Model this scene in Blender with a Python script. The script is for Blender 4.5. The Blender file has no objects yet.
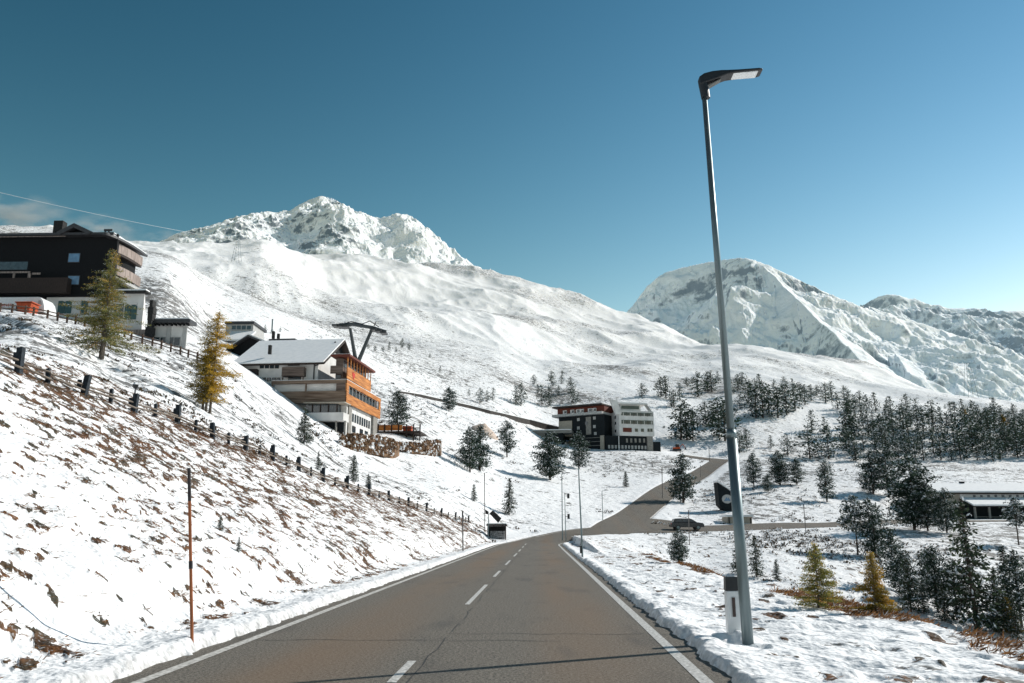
import bpy, math, random
import numpy as np
from mathutils import Vector, Matrix

rng = np.random.default_rng(7)
random.seed(7)
SC = bpy.context.scene
COL = SC.collection

# ------------------------------------------------------------------ camera
CAM_H = 1.7
FPX = 850.0
TH = math.atan(187.0 / FPX)                       # pitch up
PS = math.atan(29.0 * math.cos(TH) / FPX)         # the road runs a little right of the view axis
Fv = np.array([-math.sin(PS) * math.cos(TH), math.cos(PS) * math.cos(TH), math.sin(TH)])
Rv = np.array([math.cos(PS), math.sin(PS), 0.0])
Uv = np.cross(Rv, Fv)
CAM = np.array([0.0, 0.0, CAM_H])

def ray(px, py):
    return Fv + Rv * ((px - 512.0) / FPX) + Uv * ((341.5 - py) / FPX)

def P(px, py, Y):
    d = ray(px, py)
    return CAM + d * (Y / d[1])

def ppm(Y):                                       # pixels per metre at a depth
    return FPX / (Y * math.cos(TH))

cam_data = bpy.data.cameras.new("camera")
cam_data.sensor_width = 36.0
cam_data.lens = FPX / 1024.0 * 36.0
cam_data.clip_start = 0.1
cam_data.clip_end = 20000.0
cam = bpy.data.objects.new("camera", cam_data)
COL.objects.link(cam)
M = Matrix(((Rv[0], Uv[0], -Fv[0], 0), (Rv[1], Uv[1], -Fv[1], 0), (Rv[2], Uv[2], -Fv[2], CAM_H), (0, 0, 0, 1)))
cam.matrix_world = M
SC.camera = cam

# ------------------------------------------------------------------ noise
def _hash(ix, iy, seed):
    h = (ix.astype(np.int64) * 374761393 + iy.astype(np.int64) * 668265263 + seed * 974634777) & 0xFFFFFFFF
    h = ((h ^ (h >> 13)) * 1274126177) & 0xFFFFFFFF
    h = h ^ (h >> 16)
    return (h & 0xFFFFFF).astype(np.float64) / float(0xFFFFFF)

def vnoise(x, y, seed=0):
    x = np.asarray(x, float); y = np.asarray(y, float)
    ix = np.floor(x); iy = np.floor(y)
    fx = x - ix; fy = y - iy
    ux = fx * fx * fx * (fx * (fx * 6 - 15) + 10); uy = fy * fy * fy * (fy * (fy * 6 - 15) + 10)
    a = _hash(ix, iy, seed); b = _hash(ix + 1, iy, seed); c = _hash(ix, iy + 1, seed); d = _hash(ix + 1, iy + 1, seed)
    return (a + (b - a) * ux) * (1 - uy) + (c + (d - c) * ux) * uy      # 0..1

def fbm(x, y, octv=4, seed=0, gain=0.5):
    s = 0.0; amp = 1.0; tot = 0.0
    for i in range(octv):
        s = s + amp * vnoise(x * 2 ** i + 17.3 * i, y * 2 ** i - 9.1 * i, seed + i); tot += amp; amp *= gain
    return s / tot

def gnoise(x, y, seed=0):
    x = np.asarray(x, float); y = np.asarray(y, float)
    ix = np.floor(x); iy = np.floor(y); fx = x - ix; fy = y - iy
    ux = fx * fx * fx * (fx * (fx * 6 - 15) + 10); uy = fy * fy * fy * (fy * (fy * 6 - 15) + 10)
    def g(dx, dy):
        a = _hash(ix + dx, iy + dy, seed) * 6.2831853
        return np.cos(a) * (fx - dx) + np.sin(a) * (fy - dy)
    a, b, c, d = g(0, 0), g(1, 0), g(0, 1), g(1, 1)
    return ((a + (b - a) * ux) * (1 - uy) + (c + (d - c) * ux) * uy) * 1.5

def ridged(x, y, octv=6, seed=0, gain=0.52):
    s = 0.0; amp = 1.0; tot = 0.0; w = 1.0
    for i in range(octv):
        f = 2.03 ** i
        n = (1 - np.abs(gnoise(x * f + 11.1 * i, y * f - 7.7 * i, seed + i))) ** 2 * w
        s = s + n * amp; tot += amp; amp *= gain; w = np.clip(n * 1.7, 0, 1)
    return s / tot

def sstep(a, b, x):
    t = np.clip((x - a) / (b - a), 0, 1)
    return t * t * (3 - 2 * t)

# ------------------------------------------------------------------ material helpers
def new_mat(name):
    m = bpy.data.materials.new(name); m.use_nodes = True
    nt = m.node_tree
    return m, nt, nt.nodes["Principled BSDF"]

def mat(name, col, rough=0.7, var=0.15, scale=3.0, bump=0.0, metal=0.0, spec=0.3, col2=None, stretch=(1, 1, 1), detail=5, tint_attr=None):
    m, nt, b = new_mat(name)
    N = nt.nodes; L = nt.links
    tc = N.new("ShaderNodeTexCoord"); mp = N.new("ShaderNodeMapping"); mp.inputs["Scale"].default_value = stretch
    L.new(tc.outputs["Object"], mp.inputs["Vector"])
    nz = N.new("ShaderNodeTexNoise"); nz.inputs["Scale"].default_value = scale; nz.inputs["Detail"].default_value = detail
    L.new(mp.outputs[0], nz.inputs["Vector"])
    cr = N.new("ShaderNodeValToRGB")
    c2 = col2 if col2 else tuple(min(1, c * (1 + var)) for c in col)
    c1 = tuple(c * (1 - var) for c in col)
    cr.color_ramp.elements[0].position = 0.32; cr.color_ramp.elements[1].position = 0.68
    cr.color_ramp.elements[0].color = (*c1, 1); cr.color_ramp.elements[1].color = (*c2, 1)
    L.new(nz.outputs["Fac"], cr.inputs["Fac"])
    L.new(cr.outputs["Color"], b.inputs["Base Color"])
    b.inputs["Roughness"].default_value = rough
    b.inputs["Metallic"].default_value = metal
    b.inputs["Specular IOR Level"].default_value = spec
    if bump > 0:
        bp = N.new("ShaderNodeBump"); bp.inputs["Strength"].default_value = bump; bp.inputs["Distance"].default_value = 0.05
        L.new(nz.outputs["Fac"], bp.inputs["Height"]); L.new(bp.outputs[0], b.inputs["Normal"])
    return m

# ------------------------------------------------------------------ mesh helpers
def link(o, parent=None):
    COL.objects.link(o)
    if parent is not None: o.parent = parent
    return o

def mesh_obj(name, verts, faces, mats=None, parent=None, smooth=False):
    me = bpy.data.meshes.new(name)
    me.from_pydata([tuple(map(float, v)) for v in verts], [], [tuple(f) for f in faces])
    if mats is not None:
        for m in (mats if isinstance(mats, (list, tuple)) else [mats]): me.materials.append(m)
    if smooth: me.polygons.foreach_set("use_smooth", [True] * len(me.polygons))
    me.update()
    return link(bpy.data.objects.new(name, me), parent)

def fast_mesh(name, V, Q, mats=None, parent=None, smooth=False, attrs=None, midx=None):
    """V (n,3), Q (m,k) arrays, k = 3 or 4"""
    me = bpy.data.meshes.new(name)
    V = np.asarray(V, np.float32); Q = np.asarray(Q, np.int32); k = Q.shape[1]
    me.vertices.add(len(V)); me.vertices.foreach_set("co", V.ravel())
    me.loops.add(Q.size); me.loops.foreach_set("vertex_index", Q.ravel())
    me.polygons.add(len(Q)); me.polygons.foreach_set("loop_start", np.arange(0, Q.size, k, dtype=np.int32))
    if mats is not None:
        for m in (mats if isinstance(mats, (list, tuple)) else [mats]): me.materials.append(m)
    if midx is not None: me.polygons.foreach_set("material_index", np.asarray(midx, np.int32))
    if smooth: me.polygons.foreach_set("use_smooth", np.ones(len(Q), dtype=bool))
    for an, arr in (attrs or {}).items():
        at = me.attributes.new(an, 'FLOAT', 'POINT'); at.data.foreach_set("value", np.asarray(arr, np.float32))
    me.update(calc_edges=True)
    return link(bpy.data.objects.new(name, me), parent)

class MB:
    def __init__(s): s.v = []; s.f = []
    def add(s, verts, faces):
        o = len(s.v); s.v += [tuple(v) for v in verts]; s.f += [tuple(i + o for i in f) for f in faces]; return s
    def box(s, x0, x1, y0, y1, z0, z1):
        if x0 > x1: x0, x1 = x1, x0
        if y0 > y1: y0, y1 = y1, y0
        if z0 > z1: z0, z1 = z1, z0
        return s.add([(x0, y0, z0), (x1, y0, z0), (x1, y1, z0), (x0, y1, z0), (x0, y0, z1), (x1, y0, z1), (x1, y1, z1), (x0, y1, z1)],
                     [(0, 3, 2, 1), (4, 5, 6, 7), (0, 1, 5, 4), (1, 2, 6, 5), (2, 3, 7, 6), (3, 0, 4, 7)])
    def prism(s, poly, axis, a, b):
        """poly: 2-D points; axis 'x': (y,z) extruded along x, 'y': (x,z), 'z': (x,y)"""
        n = len(poly)
        def mk(p, t): return {'x': (t, p[0], p[1]), 'y': (p[0], t, p[1]), 'z': (p[0], p[1], t)}[axis]
        vs = [mk(p, a) for p in poly] + [mk(p, b) for p in poly]
        return s.add(vs, [tuple(range(n)), tuple(range(2 * n - 1, n - 1, -1))] + [(i, i + n, (i + 1) % n + n, (i + 1) % n) for i in range(n)])
    def tube(s, p, q, r0, r1=None, n=10, cap=True):
        r1 = r0 if r1 is None else r1
        p = Vector(p); q = Vector(q); d = (q - p).normalized()
        a = d.orthogonal().normalized(); b = d.cross(a)
        vs = []
        for c, r in ((p, r0), (q, r1)):
            for i in range(n):
                t = 2 * math.pi * i / n; vs.append(tuple(c + a * (math.cos(t) * r) + b * (math.sin(t) * r)))
        fs = [(i, (i + 1) % n, (i + 1) % n + n, i + n) for i in range(n)]
        if cap: fs += [tuple(range(n - 1, -1, -1)), tuple(range(n, 2 * n))]
        return s.add(vs, fs)
    def path(s, pts, r, n=6):
        for a, b in zip(pts[:-1], pts[1:]): s.tube(a, b, r, r, n)
        return s
    def build(s, name, m, parent=None, smooth=False, bevel=0.0, loc=None):
        o = mesh_obj(name, s.v, s.f, m, parent, smooth)
        me = o.data
        if bevel > 0:
            bm_ = o.modifiers.new("bevel", 'BEVEL'); bm_.width = bevel; bm_.segments = 2; bm_.limit_method = 'ANGLE'
        import bmesh
        b = bmesh.new(); b.from_mesh(me); bmesh.ops.recalc_face_normals(b, faces=b.faces); b.to_mesh(me); b.free()
        if loc is not None: o.location = loc
        return o

def empty(name, loc, rz=0.0, label=None, cat=None, group=None):
    o = bpy.data.objects.new(name, None); link(o)
    o.empty_display_size = 0.3
    o.location = tuple(float(c) for c in loc); o.rotation_euler = (0, 0, rz)
    tag(o, label, cat, group); return o

def tag(o, label=None, cat=None, group=None, kind=None):
    if label: o["label"] = label
    if cat: o["category"] = cat
    if group: o["group"] = group
    if kind: o["kind"] = kind
    return o

def dup(root, loc, rz=0.0, sc=1.0, label=None, group=None):
    r = root.copy(); COL.objects.link(r); r.location = tuple(float(c) for c in loc); r.rotation_euler = (0, 0, rz)
    r.scale = (sc, sc, sc) if not hasattr(sc, '__len__') else sc
    if label: r["label"] = label
    if group: r["group"] = group
    for ch in list(root.children):
        c = ch.copy(); COL.objects.link(c); c.parent = r
        for g in list(ch.children):
            d = g.copy(); COL.objects.link(d); d.parent = c
    return r
# ------------------------------------------------------------------ road lines (world plan view)
def smooth_poly(pts, n=8):
    pts = np.array(pts, float); out = []
    for i in range(len(pts) - 1):
        p0 = pts[max(i - 1, 0)]; p1 = pts[i]; p2 = pts[i + 1]; p3 = pts[min(i + 2, len(pts) - 1)]
        for t in np.linspace(0, 1, n, endpoint=False):
            out.append(0.5 * ((2 * p1) + (-p0 + p2) * t + (2 * p0 - 5 * p1 + 4 * p2 - p3) * t * t + (-p0 + 3 * p1 - 3 * p2 + p3) * t ** 3))
    out.append(pts[-1]); return np.array(out)

d0 = P(130, 683, 1.0) - CAM; XL = float((P(130, 683, 1.0)[0]) * (CAM_H / (CAM_H - P(130, 683, 1.0)[2])))
XR = float((P(713, 683, 1.0)[0]) * (CAM_H / (CAM_H - P(713, 683, 1.0)[2])))
print("road edges", XL, XR)
XC = (XL + XR) / 2; HW = (XR - XL) / 2 + 0.12
XEL = XC - HW; XER = XC + HW

def PX(px, Y): return float(P(px, 528, Y)[0])
ROAD_A = smooth_poly([(XC, -25), (XC, 0), (XC, 40), (XC, 80), (XC + 0.3, 98), (XC + 2.6, 111), (7.5, 122), (15.5, 128.5), (PX(675, 132), 132), (PX(740, 137), 137),
                      (PX(800, 141), 141), (PX(860, 147), 147), (PX(920, 153), 153), (PX(985, 158), 158), (PX(1060, 161), 161), (PX(1200, 165), 165)], 10)
ROAD_B = smooth_poly([(9.0, 121), (PX(618, 133), 133), (PX(634, 147), 147), (PX(648, 163), 163), (PX(668, 187), 187), (PX(690, 214), 214), (PX(708, 238), 238), (PX(720, 256), 256),
                      (PX(722, 268), 268), (PX(705, 276), 276), (PX(680, 281), 281)], 8)

def poly_dist(X, Y, poly):
    best = np.full(np.shape(X), 1e9)
    for (ax, ay), (bx, by) in zip(poly[:-1], poly[1:]):
        dx, dy = bx - ax, by - ay; L2 = dx * dx + dy * dy + 1e-9
        t = np.clip(((X - ax) * dx + (Y - ay) * dy) / L2, 0, 1)
        best = np.minimum(best, np.hypot(X - ax - t * dx, Y - ay - t * dy))
    return best

# ------------------------------------------------------------------ left bank and its fence line
SB = 0.57; XB = XEL - 0.9                      # bank slope, foot of the bank
FENCE_PX = [(-120, 335), (-60, 352), (16, 375), (81, 398), (132, 414), (176, 426), (212, 441), (244, 452), (272, 463), (300, 474), (330, 486), (360, 494), (400, 505), (440, 517), (478, 527)]
def bank_hit(px, py):
    d = ray(px, py)                            # CAM_H + dz t = SB (XB - dx t)
    t = (SB * XB - CAM_H) / (d[2] + SB * d[0])
    return CAM + d * t
FENCE_PTS = []
for a in FENCE_PX:
    q = bank_hit(*a)
    if q[1] > 105: q = q * 1.0; q[1] = 105 + (q[1] - 105) * 0.2
    FENCE_PTS.append(q)
FENCE_PTS = np.array(FENCE_PTS)
print("fence", FENCE_PTS.round(1).tolist())
FX = np.array([[ -30, FENCE_PTS[0][1] - 30]] ); 
_fy = np.concatenate([[-40], FENCE_PTS[:, 1]]); _fx = np.concatenate([[FENCE_PTS[0][0] - 1.0], FENCE_PTS[:, 0]])
def fence_x(Y): return np.interp(Y, _fy, _fx)

# ------------------------------------------------------------------ far table: image column -> (row, depth) going outwards
T = {
 -110: [('F',), (345, 46), (312, 60), (300, 85), (298, 110), (285, 160), (235, 350), (215, 520)],
 0:   [('F',), (345, 40), (322, 55), (313, 78), (309, 96), (292, 150), (250, 380), (222, 620)],
 60:  [('F',), (354, 50), (334, 72), (320, 90), (318, 103), (298, 160), (255, 420), (230, 680)],
 100: [('F',), (380, 46), (357, 64), (334, 86), (326, 98), (318, 108), (300, 170), (265, 450), (242, 760)],
 150: [('F',), (385, 60), (360, 78), (344, 93), (338, 104), (322, 160), (275, 450), (249, 820)],
 200: [('F',), (408, 62), (378, 80), (360, 94), (356, 106), (349, 150), (338, 195), (290, 450), (251, 900)],
 250: [('F',), (428, 75), (409, 88), (394, 100), (391, 112), (372, 150), (345, 200), (310, 450), (246, 1000)],
 300: [('F',), (453, 82), (433, 98), (424, 112), (418, 126), (392, 160), (362, 215), (320, 450), (285, 750), (251, 1060)],
 340: [('F',), (470, 92), (462, 110), (456, 119), (436, 127), (434, 150), (385, 200), (340, 420), (295, 750), (253, 1120)],
 400: [('F',), (490, 100), (478, 120), (465, 135), (440, 142), (434, 152), (408, 190), (385, 260), (345, 450), (300, 800), (262, 1250)],
 450: [('F',), (500, 114), (470, 145), (432, 195), (410, 235), (395, 290), (345, 500), (300, 850), (267, 1250)],
 500: [('F',), (527, 119), (508, 136), (470, 180), (425, 250), (405, 300), (352, 520), (310, 850), (271, 1250)],
 540: [(536, 118), (518, 134), (475, 185), (448, 245), (438, 290), (412, 325), (362, 540), (320, 850), (280, 1250)],
 580: [(535, 118), (530, 125), (508, 150), (473, 210), (453, 268), (448, 300), (402, 345), (364, 580), (328, 850), (293, 1200)],
 620: [('z', -0.6, 90), (534, 118), (530, 126), (521, 140), (508, 158), (480, 205), (452, 266), (449, 300), (400, 355), (366, 600), (335, 850), (306, 1150)],
 660: [('z', -2.5, 78), ('z', -1.6, 100), (534, 123), (529, 133), (518, 145), (505, 165), (472, 228), (452, 272), (450, 300), (400, 355), (380, 450), (352, 700), (325, 1080)],
 700: [('z', -4.0, 62), ('z', -3.2, 95), (533, 127), (528, 136), (520, 148), (502, 175), (476, 232), (463, 258), (458, 285), (440, 312), (384, 430), (362, 650), (336, 1000)],
 760: [('z', -5.5, 45), ('z', -6.4, 75), (560, 98), (531, 133), (525, 142), (515, 152), (494, 180), (468, 225), (458, 256), (460, 280), (440, 310), (388, 400), (372, 520), (345, 930)],
 820: [('z', -5.5, 40), ('z', -7.0, 72), (563, 100), (527, 138), (524, 150), (512, 163), (484, 195), (470, 225), (464, 256), (468, 280), (445, 315), (394, 410), (380, 520), (356, 860)],
 880: [('z', -5.5, 40), ('z', -7.5, 75), (566, 102), (524, 142), (520.5, 156), (510, 170), (482, 200), (470, 225), (465, 256), (470, 280), (448, 315), (400, 415), (388, 520), (368, 800)],
 940: [('z', -5.5, 40), ('z', -8.0, 75), (566, 104), (523, 146), (520, 160), (519, 184), (490, 200), (480, 215), (468, 232), (464, 258), (470, 285), (450, 315), (402, 420), (392, 540), (384, 740)],
 1024: [('z', -5.5, 38), ('z', -9.0, 75), (570, 106), (522, 150), (520, 163), (519, 188), (490, 203), (480, 220), (474, 235), (470, 262), (475, 290), (455, 320), (408, 425), (402, 540), (398, 680)],
 1130: [('z', -6.5, 35), ('z', -9.5, 75), (572, 108), (522, 152), (520, 165), (518, 190), (490, 206), (480, 225), (474, 240), (472, 265), (470, 290), (455, 325), (415, 430), (412, 640)],
}
LR = np.linspace(math.log(4.0), math.log(1500.0), 500)
cols = sorted(T); A_ = []; ZT = []; RID = []
for px in cols:
    rs = []; zs = []
    for e in T[px]:
        if e[0] == 'F':
            fp = np.interp(px, [a[0] for a in FENCE_PX], [a[1] for a in FENCE_PX]) if px < 478 else 531
            if px >= 490: q = P(px, 533, 110)
            else:
                q = bank_hit(px, fp)
                if q[1] > 105: q = q.copy(); q[1] = 105
            for f_ in (0.35, 0.6):               # the bank carried down to the road
                rs.append(math.hypot(q[0], q[1]) * f_); zs.append(max(q[2] * (f_ - 0.3) / 0.7, -0.1))
        elif e[0] == 'z':
            q = P(px, 528, e[2]); q[2] = e[1]
        else:
            q = P(px, e[0], e[1])
        rs.append(math.hypot(q[0], q[1])); zs.append(q[2])
    a = math.atan2(P(px, 528, 100)[0], 100)
    A_.append(a); RID.append(rs[-1])
    z = np.interp(LR, np.log(rs), zs)
    far = np.exp(LR) > rs[-1]
    z[far] = zs[-1] - 0.28 * (np.exp(LR[far]) - rs[-1])
    k = np.exp(-0.5 * (np.arange(-9, 10) / 3.2) ** 2); k /= k.sum()
    zsm = np.convolve(np.pad(z, 9, mode='edge'), k, mode='valid')
    # keep the crest sharp, the rest smooth
    w = np.exp(-((LR - math.log(rs[-1])) / 0.05) ** 2)
    z = zsm * (1 - w) + z * w
    ZT.append(z)
A_ = np.array(A_); ZT = np.array(ZT); RID = np.array(RID)
AF = np.linspace(A_[0], A_[-1], 400)
# blend the columns with a smooth interpolation, crest radius normalised so ridges join ridges
ZF = np.zeros((400, len(LR)))
for j in range(len(LR)): ZF[:, j] = np.interp(AF, A_, ZT[:, j])
k = np.exp(-0.5 * (np.arange(-9, 10) / 4.0) ** 2); k /= k.sum()
ZF = np.apply_along_axis(lambda c: np.convolve(np.pad(c, 9, mode='edge'), k, mode='valid'), 0, ZF)

def table_z(X, Y):
    a = np.arctan2(X, Y); r = np.maximum(np.hypot(X, Y), 4.1)
    ai = np.clip((a - AF[0]) / (AF[1] - AF[0]), 0, 398.999); ri = np.clip((np.log(r) - LR[0]) / (LR[1] - LR[0]), 0, len(LR) - 1.001)
    i = ai.astype(int); j = ri.astype(int); u = ai - i; v = ri - j
    return (ZF[i, j] * (1 - u) + ZF[i + 1, j] * u) * (1 - v) + (ZF[i, j + 1] * (1 - u) + ZF[i + 1, j + 1] * u) * v

def base_z(X, Y):
    X = np.asarray(X, float); Y = np.asarray(Y, float)
    tz = table_z(X, Y)
    fx = fence_x(Y)
    # near surfaces
    zl = SB * np.maximum(XB - X, 0); zl = np.where(X < XB, zl - 0.25 * np.exp(-np.maximum(XB - X, 0) / 1.0) + 0.25, 0.12) * 1.0
    zl = np.where(X < XB, SB * (XB - X) * sstep(0, 1.6, XB - X) + 0.12, 0.12)
    sh = 7.0 + 0.7 * (vnoise(Y * 0.12, Y * 0, 5) - .5)
    zr = 0.07 - 0.02 * np.maximum(X - XER, 0) - 0.50 * np.maximum(X - sh, 0) + 0.0
    zr_m = np.maximum(zr, tz - 0.0 * X)
    far_r = sstep(95, 118, Y)
    w = 1 - sstep(0, 5.0, fx - 0.5 - X)                     # 1 on the bank and road
    left = zl * w + tz * (1 - w)
    # smooth maximum on the right
    kk = 0.3
    h = np.clip(0.5 + 0.5 * (zr - tz) / kk, 0, 1)
    smax = tz * (1 - h) + zr * h + kk * h * (1 - h)
    right = np.where(X < 4, zr, smax)
    near = np.where(X < XC, left, right)
    hit = sstep(100, 122, Y)
    behind = sstep(0, 25, -Y)
    out = near * (1 - hit) + tz * hit
    return out

def base_hit(px, py, rmin=20.0, rmax=400.0):
    d = ray(px, py); h = math.hypot(d[0], d[1]); rr = np.exp(np.linspace(math.log(rmin), math.log(rmax), 900)); t = rr / h
    s = CAM_H + d[2] * t - base_z(d[0] * t, d[1] * t); i = int(np.argmax(s < 0)); return (d[0] * t[i], d[1] * t[i])
DITCH = smooth_poly([base_hit(a, b) for a, b in ((-30, 310), (0, 319), (25, 328), (48, 339), (70, 348), (108, 362), (135, 378), (160, 391), (190, 404), (216, 420), (240, 434))], 5)

def road_mask(X, Y):
    dA = poly_dist(X, Y, ROAD_A); dB = poly_dist(X, Y, ROAD_B)
    return dA, dB

def terrain_z(X, Y, full=False):
    X = np.asarray(X, float); Y = np.asarray(Y, float)
    z = base_z(X, Y)
    r = np.hypot(X, Y)
    dA, dB = road_mask(X, Y)
    wob = 0.10 * (vnoise(X * 1.3, Y * 1.3, 31) - 0.5) + 0.09 * (vnoise(X * 5, Y * 5, 32) - 0.5)
    eA = dA - (HW + 0.02 + wob * (r < 90)); eB = dB - 3.0
    e = np.minimum(eA, eB)
    offr = sstep(0.0, 2.5, e)
    # relief
    n = 0.0
    n += sstep(170, 420, r) * 6.0 * (fbm(X / 90, Y / 90, 3, 3) - 0.5) * offr
    n += sstep(25, 120, r) * 0.9 * (fbm(X / 22, Y / 22, 3, 9) - 0.5) * sstep(0, 14, e)
    n += sstep(330, 900, r) * 22.0 * (ridged(X / 300, Y / 380, 5, 21, .5) - 0.62)
    n += sstep(230, 600, r) * 4.2 * (ridged(X / 55 + Y / 160, Y / 120, 4, 23, .55) - 0.6)
    n += 0.11 * (fbm(X / 1.1, Y / 1.9, 4, 41) - 0.5) * sstep(0.0, 1.2, e)
    n += 0.065 * (fbm(X / 0.28, Y / 0.28, 2, 47) - 0.5) * sstep(0.0, 0.5, e) * (r < 60)
    bank = (X < XB) * (Y < 110)
    # small terraces trodden along the bank
    n += bank * 0.17 * (fbm(Y / 3.2 + X / 2.2, X / 0.75 - Y / 9.0, 3, 61) - 0.5) * sstep(1.0, 4.0, XB - X)
    # pocks in the right shoulder
    rs_ = (X > XER) * (X < 14) * (Y < 110)
    pk = vnoise(X / 0.35, Y / 0.5, 71)
    n += -0.07 * rs_ * sstep(0.62, 0.9, pk) * sstep(0.3, 0.9, X - XER)
    # ploughed rim of snow beside the tarmac
    nd = (X < -12) & (Y < 110) & (Y > 20)
    if nd.any():
        dd_ = np.full(np.shape(X), 99.0); dd_[nd] = poly_dist(X[nd], Y[nd], DITCH)
        n = n - 0.75 * np.exp(-(dd_ / 0.55) ** 2) + 0.22 * np.exp(-((dd_ - 1.3) / 0.5) ** 2)
    rim = np.exp(-((e - 0.35) / 0.28) ** 2) * (Y < 110) * (0.045 + 0.035 * (X > 0)) * (0.2 + 1.6 * vnoise(X / 0.5, Y / 0.6, 77))
    n += rim
    z = z + n
    # roads cut in
    edge = sstep(-0.02, 0.22 + 0.10 * (r > 60), e + 0.08 * (vnoise(X / .12, Y / .2, 79) - .5) * (r < 60))
    lower = base_z(X, Y) - 0.20
    lowA = np.where(Y < 95, -0.16, lower)
    z = z * edge + np.where(e < 0.3, lowA, z) * (1 - edge)
    if full: return z, e
    return z

def road_surface_z(X, Y):
    b = base_z(X, Y)
    # near part of the main road is flat at 0, the rest follows the ground
    t = sstep(92, 122, Y)
    return (0.0 * (1 - t) + (b + 0.02) * t)

def ground(x, y): return float(terrain_z(np.array([x]), np.array([y]))[0])

def ground_at(px, py, rmin=3.0, rmax=1400.0):
    """where the view line through a pixel meets the terrain"""
    d = ray(px, py); h = math.hypot(d[0], d[1])
    rr = np.exp(np.linspace(math.log(rmin), math.log(rmax), 1500)); t = rr / h
    X = d[0] * t; Y = d[1] * t; Z = CAM_H + d[2] * t
    s = Z - terrain_z(X, Y)
    i = np.argmax(s < 0)
    if s[i] >= 0: return None
    if i == 0: i = 1
    f = s[i - 1] / (s[i - 1] - s[i] + 1e-9)
    q = [X[i - 1] + (X[i] - X[i - 1]) * f, Y[i - 1] + (Y[i] - Y[i - 1]) * f]
    return np.array([q[0], q[1], ground(q[0], q[1])])

# ------------------------------------------------------------------ terrain mesh (polar sheet, dense in view)
az = np.concatenate([np.linspace(-math.pi, -math.radians(50), 60, endpoint=False), np.linspace(-math.radians(50), -math.radians(33), 90, endpoint=False),
                     np.linspace(-math.radians(33), math.radians(33), 820, endpoint=False), np.linspace(math.radians(33), math.radians(50), 90, endpoint=False),
                     np.linspace(math.radians(50), math.pi, 61)])
rr = np.concatenate([[0.05, 1.0, 2.0, 3.0], np.exp(np.linspace(math.log(4.0), math.log(40.0), 420, endpoint=False)), np.exp(np.linspace(math.log(40.0), math.log(160.0), 330, endpoint=False)),
                     np.exp(np.linspace(math.log(160.0), math.log(1500.0), 330))])
AZ, RR = np.meshgrid(az, rr, indexing='ij')
GX = RR * np.sin(AZ); GY = RR * np.cos(AZ)
GZ, GE = terrain_z(GX, GY, True)
# bare, grassy patches on the bank
u_ = GX * 0.72 + GY * 0.0; 
su = (XB - GX)                                              # distance up the bank
pn = fbm((-.37 * GX + .93 * GY) / 0.30, (.93 * GX + .37 * GY) / 0.25, 4, 81, 0.60)
big = fbm(GX / 3.5, GY / 5.0, 3, 88)
fxg = fence_x(GY)
upb = np.clip(su / np.maximum(XB - fxg, 1.0), 0, 1.5)
dens = 0.35 * sstep(0.12, 0.55, upb) + 0.30 * sstep(0.7, 1.0, upb) * (1 - sstep(1.0, 1.25, upb)) + 0.10 * sstep(15, 45, GY)
th = 0.640 - 0.20 * dens - 0.34 * (big - 0.5)
bare_bank = sstep(th, th + 0.035, pn) * (GX < XB) * (GY < 112) * (upb < 1.35)
# thin scatter elsewhere near
pn2 = fbm(GX / 0.45, GY / 0.8, 3, 91, 0.6)
rsn = sstep(0.68, 0.73, pn2 + 0.22 * (fbm(GX / 5, GY / 9, 2, 93) - 0.5)) * (GX > XER + 1.0) * (GX < 60) * (GY < 110) * 0.8
bare = np.maximum(bare_bank, rsn) * sstep(0.3, 1.2, GE)
GZ = GZ + bare * 0.03 * (GE > 0.5)
na, nr = len(az), len(rr)
idx = np.arange(na * nr).reshape(na, nr)
Q = np.stack([idx[:-1, :-1], idx[1:, :-1], idx[1:, 1:], idx[:-1, 1:]], -1).reshape(-1, 4)
# scrub: how much low brush breaks through the snow further out, plus painted ditch shade and pits
rg = np.hypot(GX, GY)
scr = sstep(60, 110, rg) * (1 - sstep(420, 900, rg)) * (0.55 + 0.9 * (fbm(GX / 45, GY / 45, 3, 99) - 0.5)) * sstep(2.0, 5.0, GE)
scr = np.maximum(scr, (GX < fxg - 1) * (GY < 112) * 0.62 * sstep(1, 6, fxg - GX))
dch = np.full(GX.shape, 99.0); _m = (GX < -12) & (GY < 110) & (GY > 20); dch[_m] = poly_dist(GX[_m], GY[_m], DITCH)
scr = np.maximum(scr, np.exp(-(dch / 0.5) ** 2) * 1.0)  # dark scrub along the ditch, also painting in its shadow
scr = np.maximum(scr, (0.20 + 0.5 * (fbm(GX / 4, GY / 7, 2, 113) - .5)) * (GX > XER + .5) * (GX < 14) * (GY < 110))  # dark specks painted for snow pits and dirt on the right shoulder
scr += sstep(350, 800, rg) * np.clip(-0.02 + 2.6 * (fbm(GX / 150, GY / 150, 3, 97) - 0.5), 0, .6)
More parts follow.
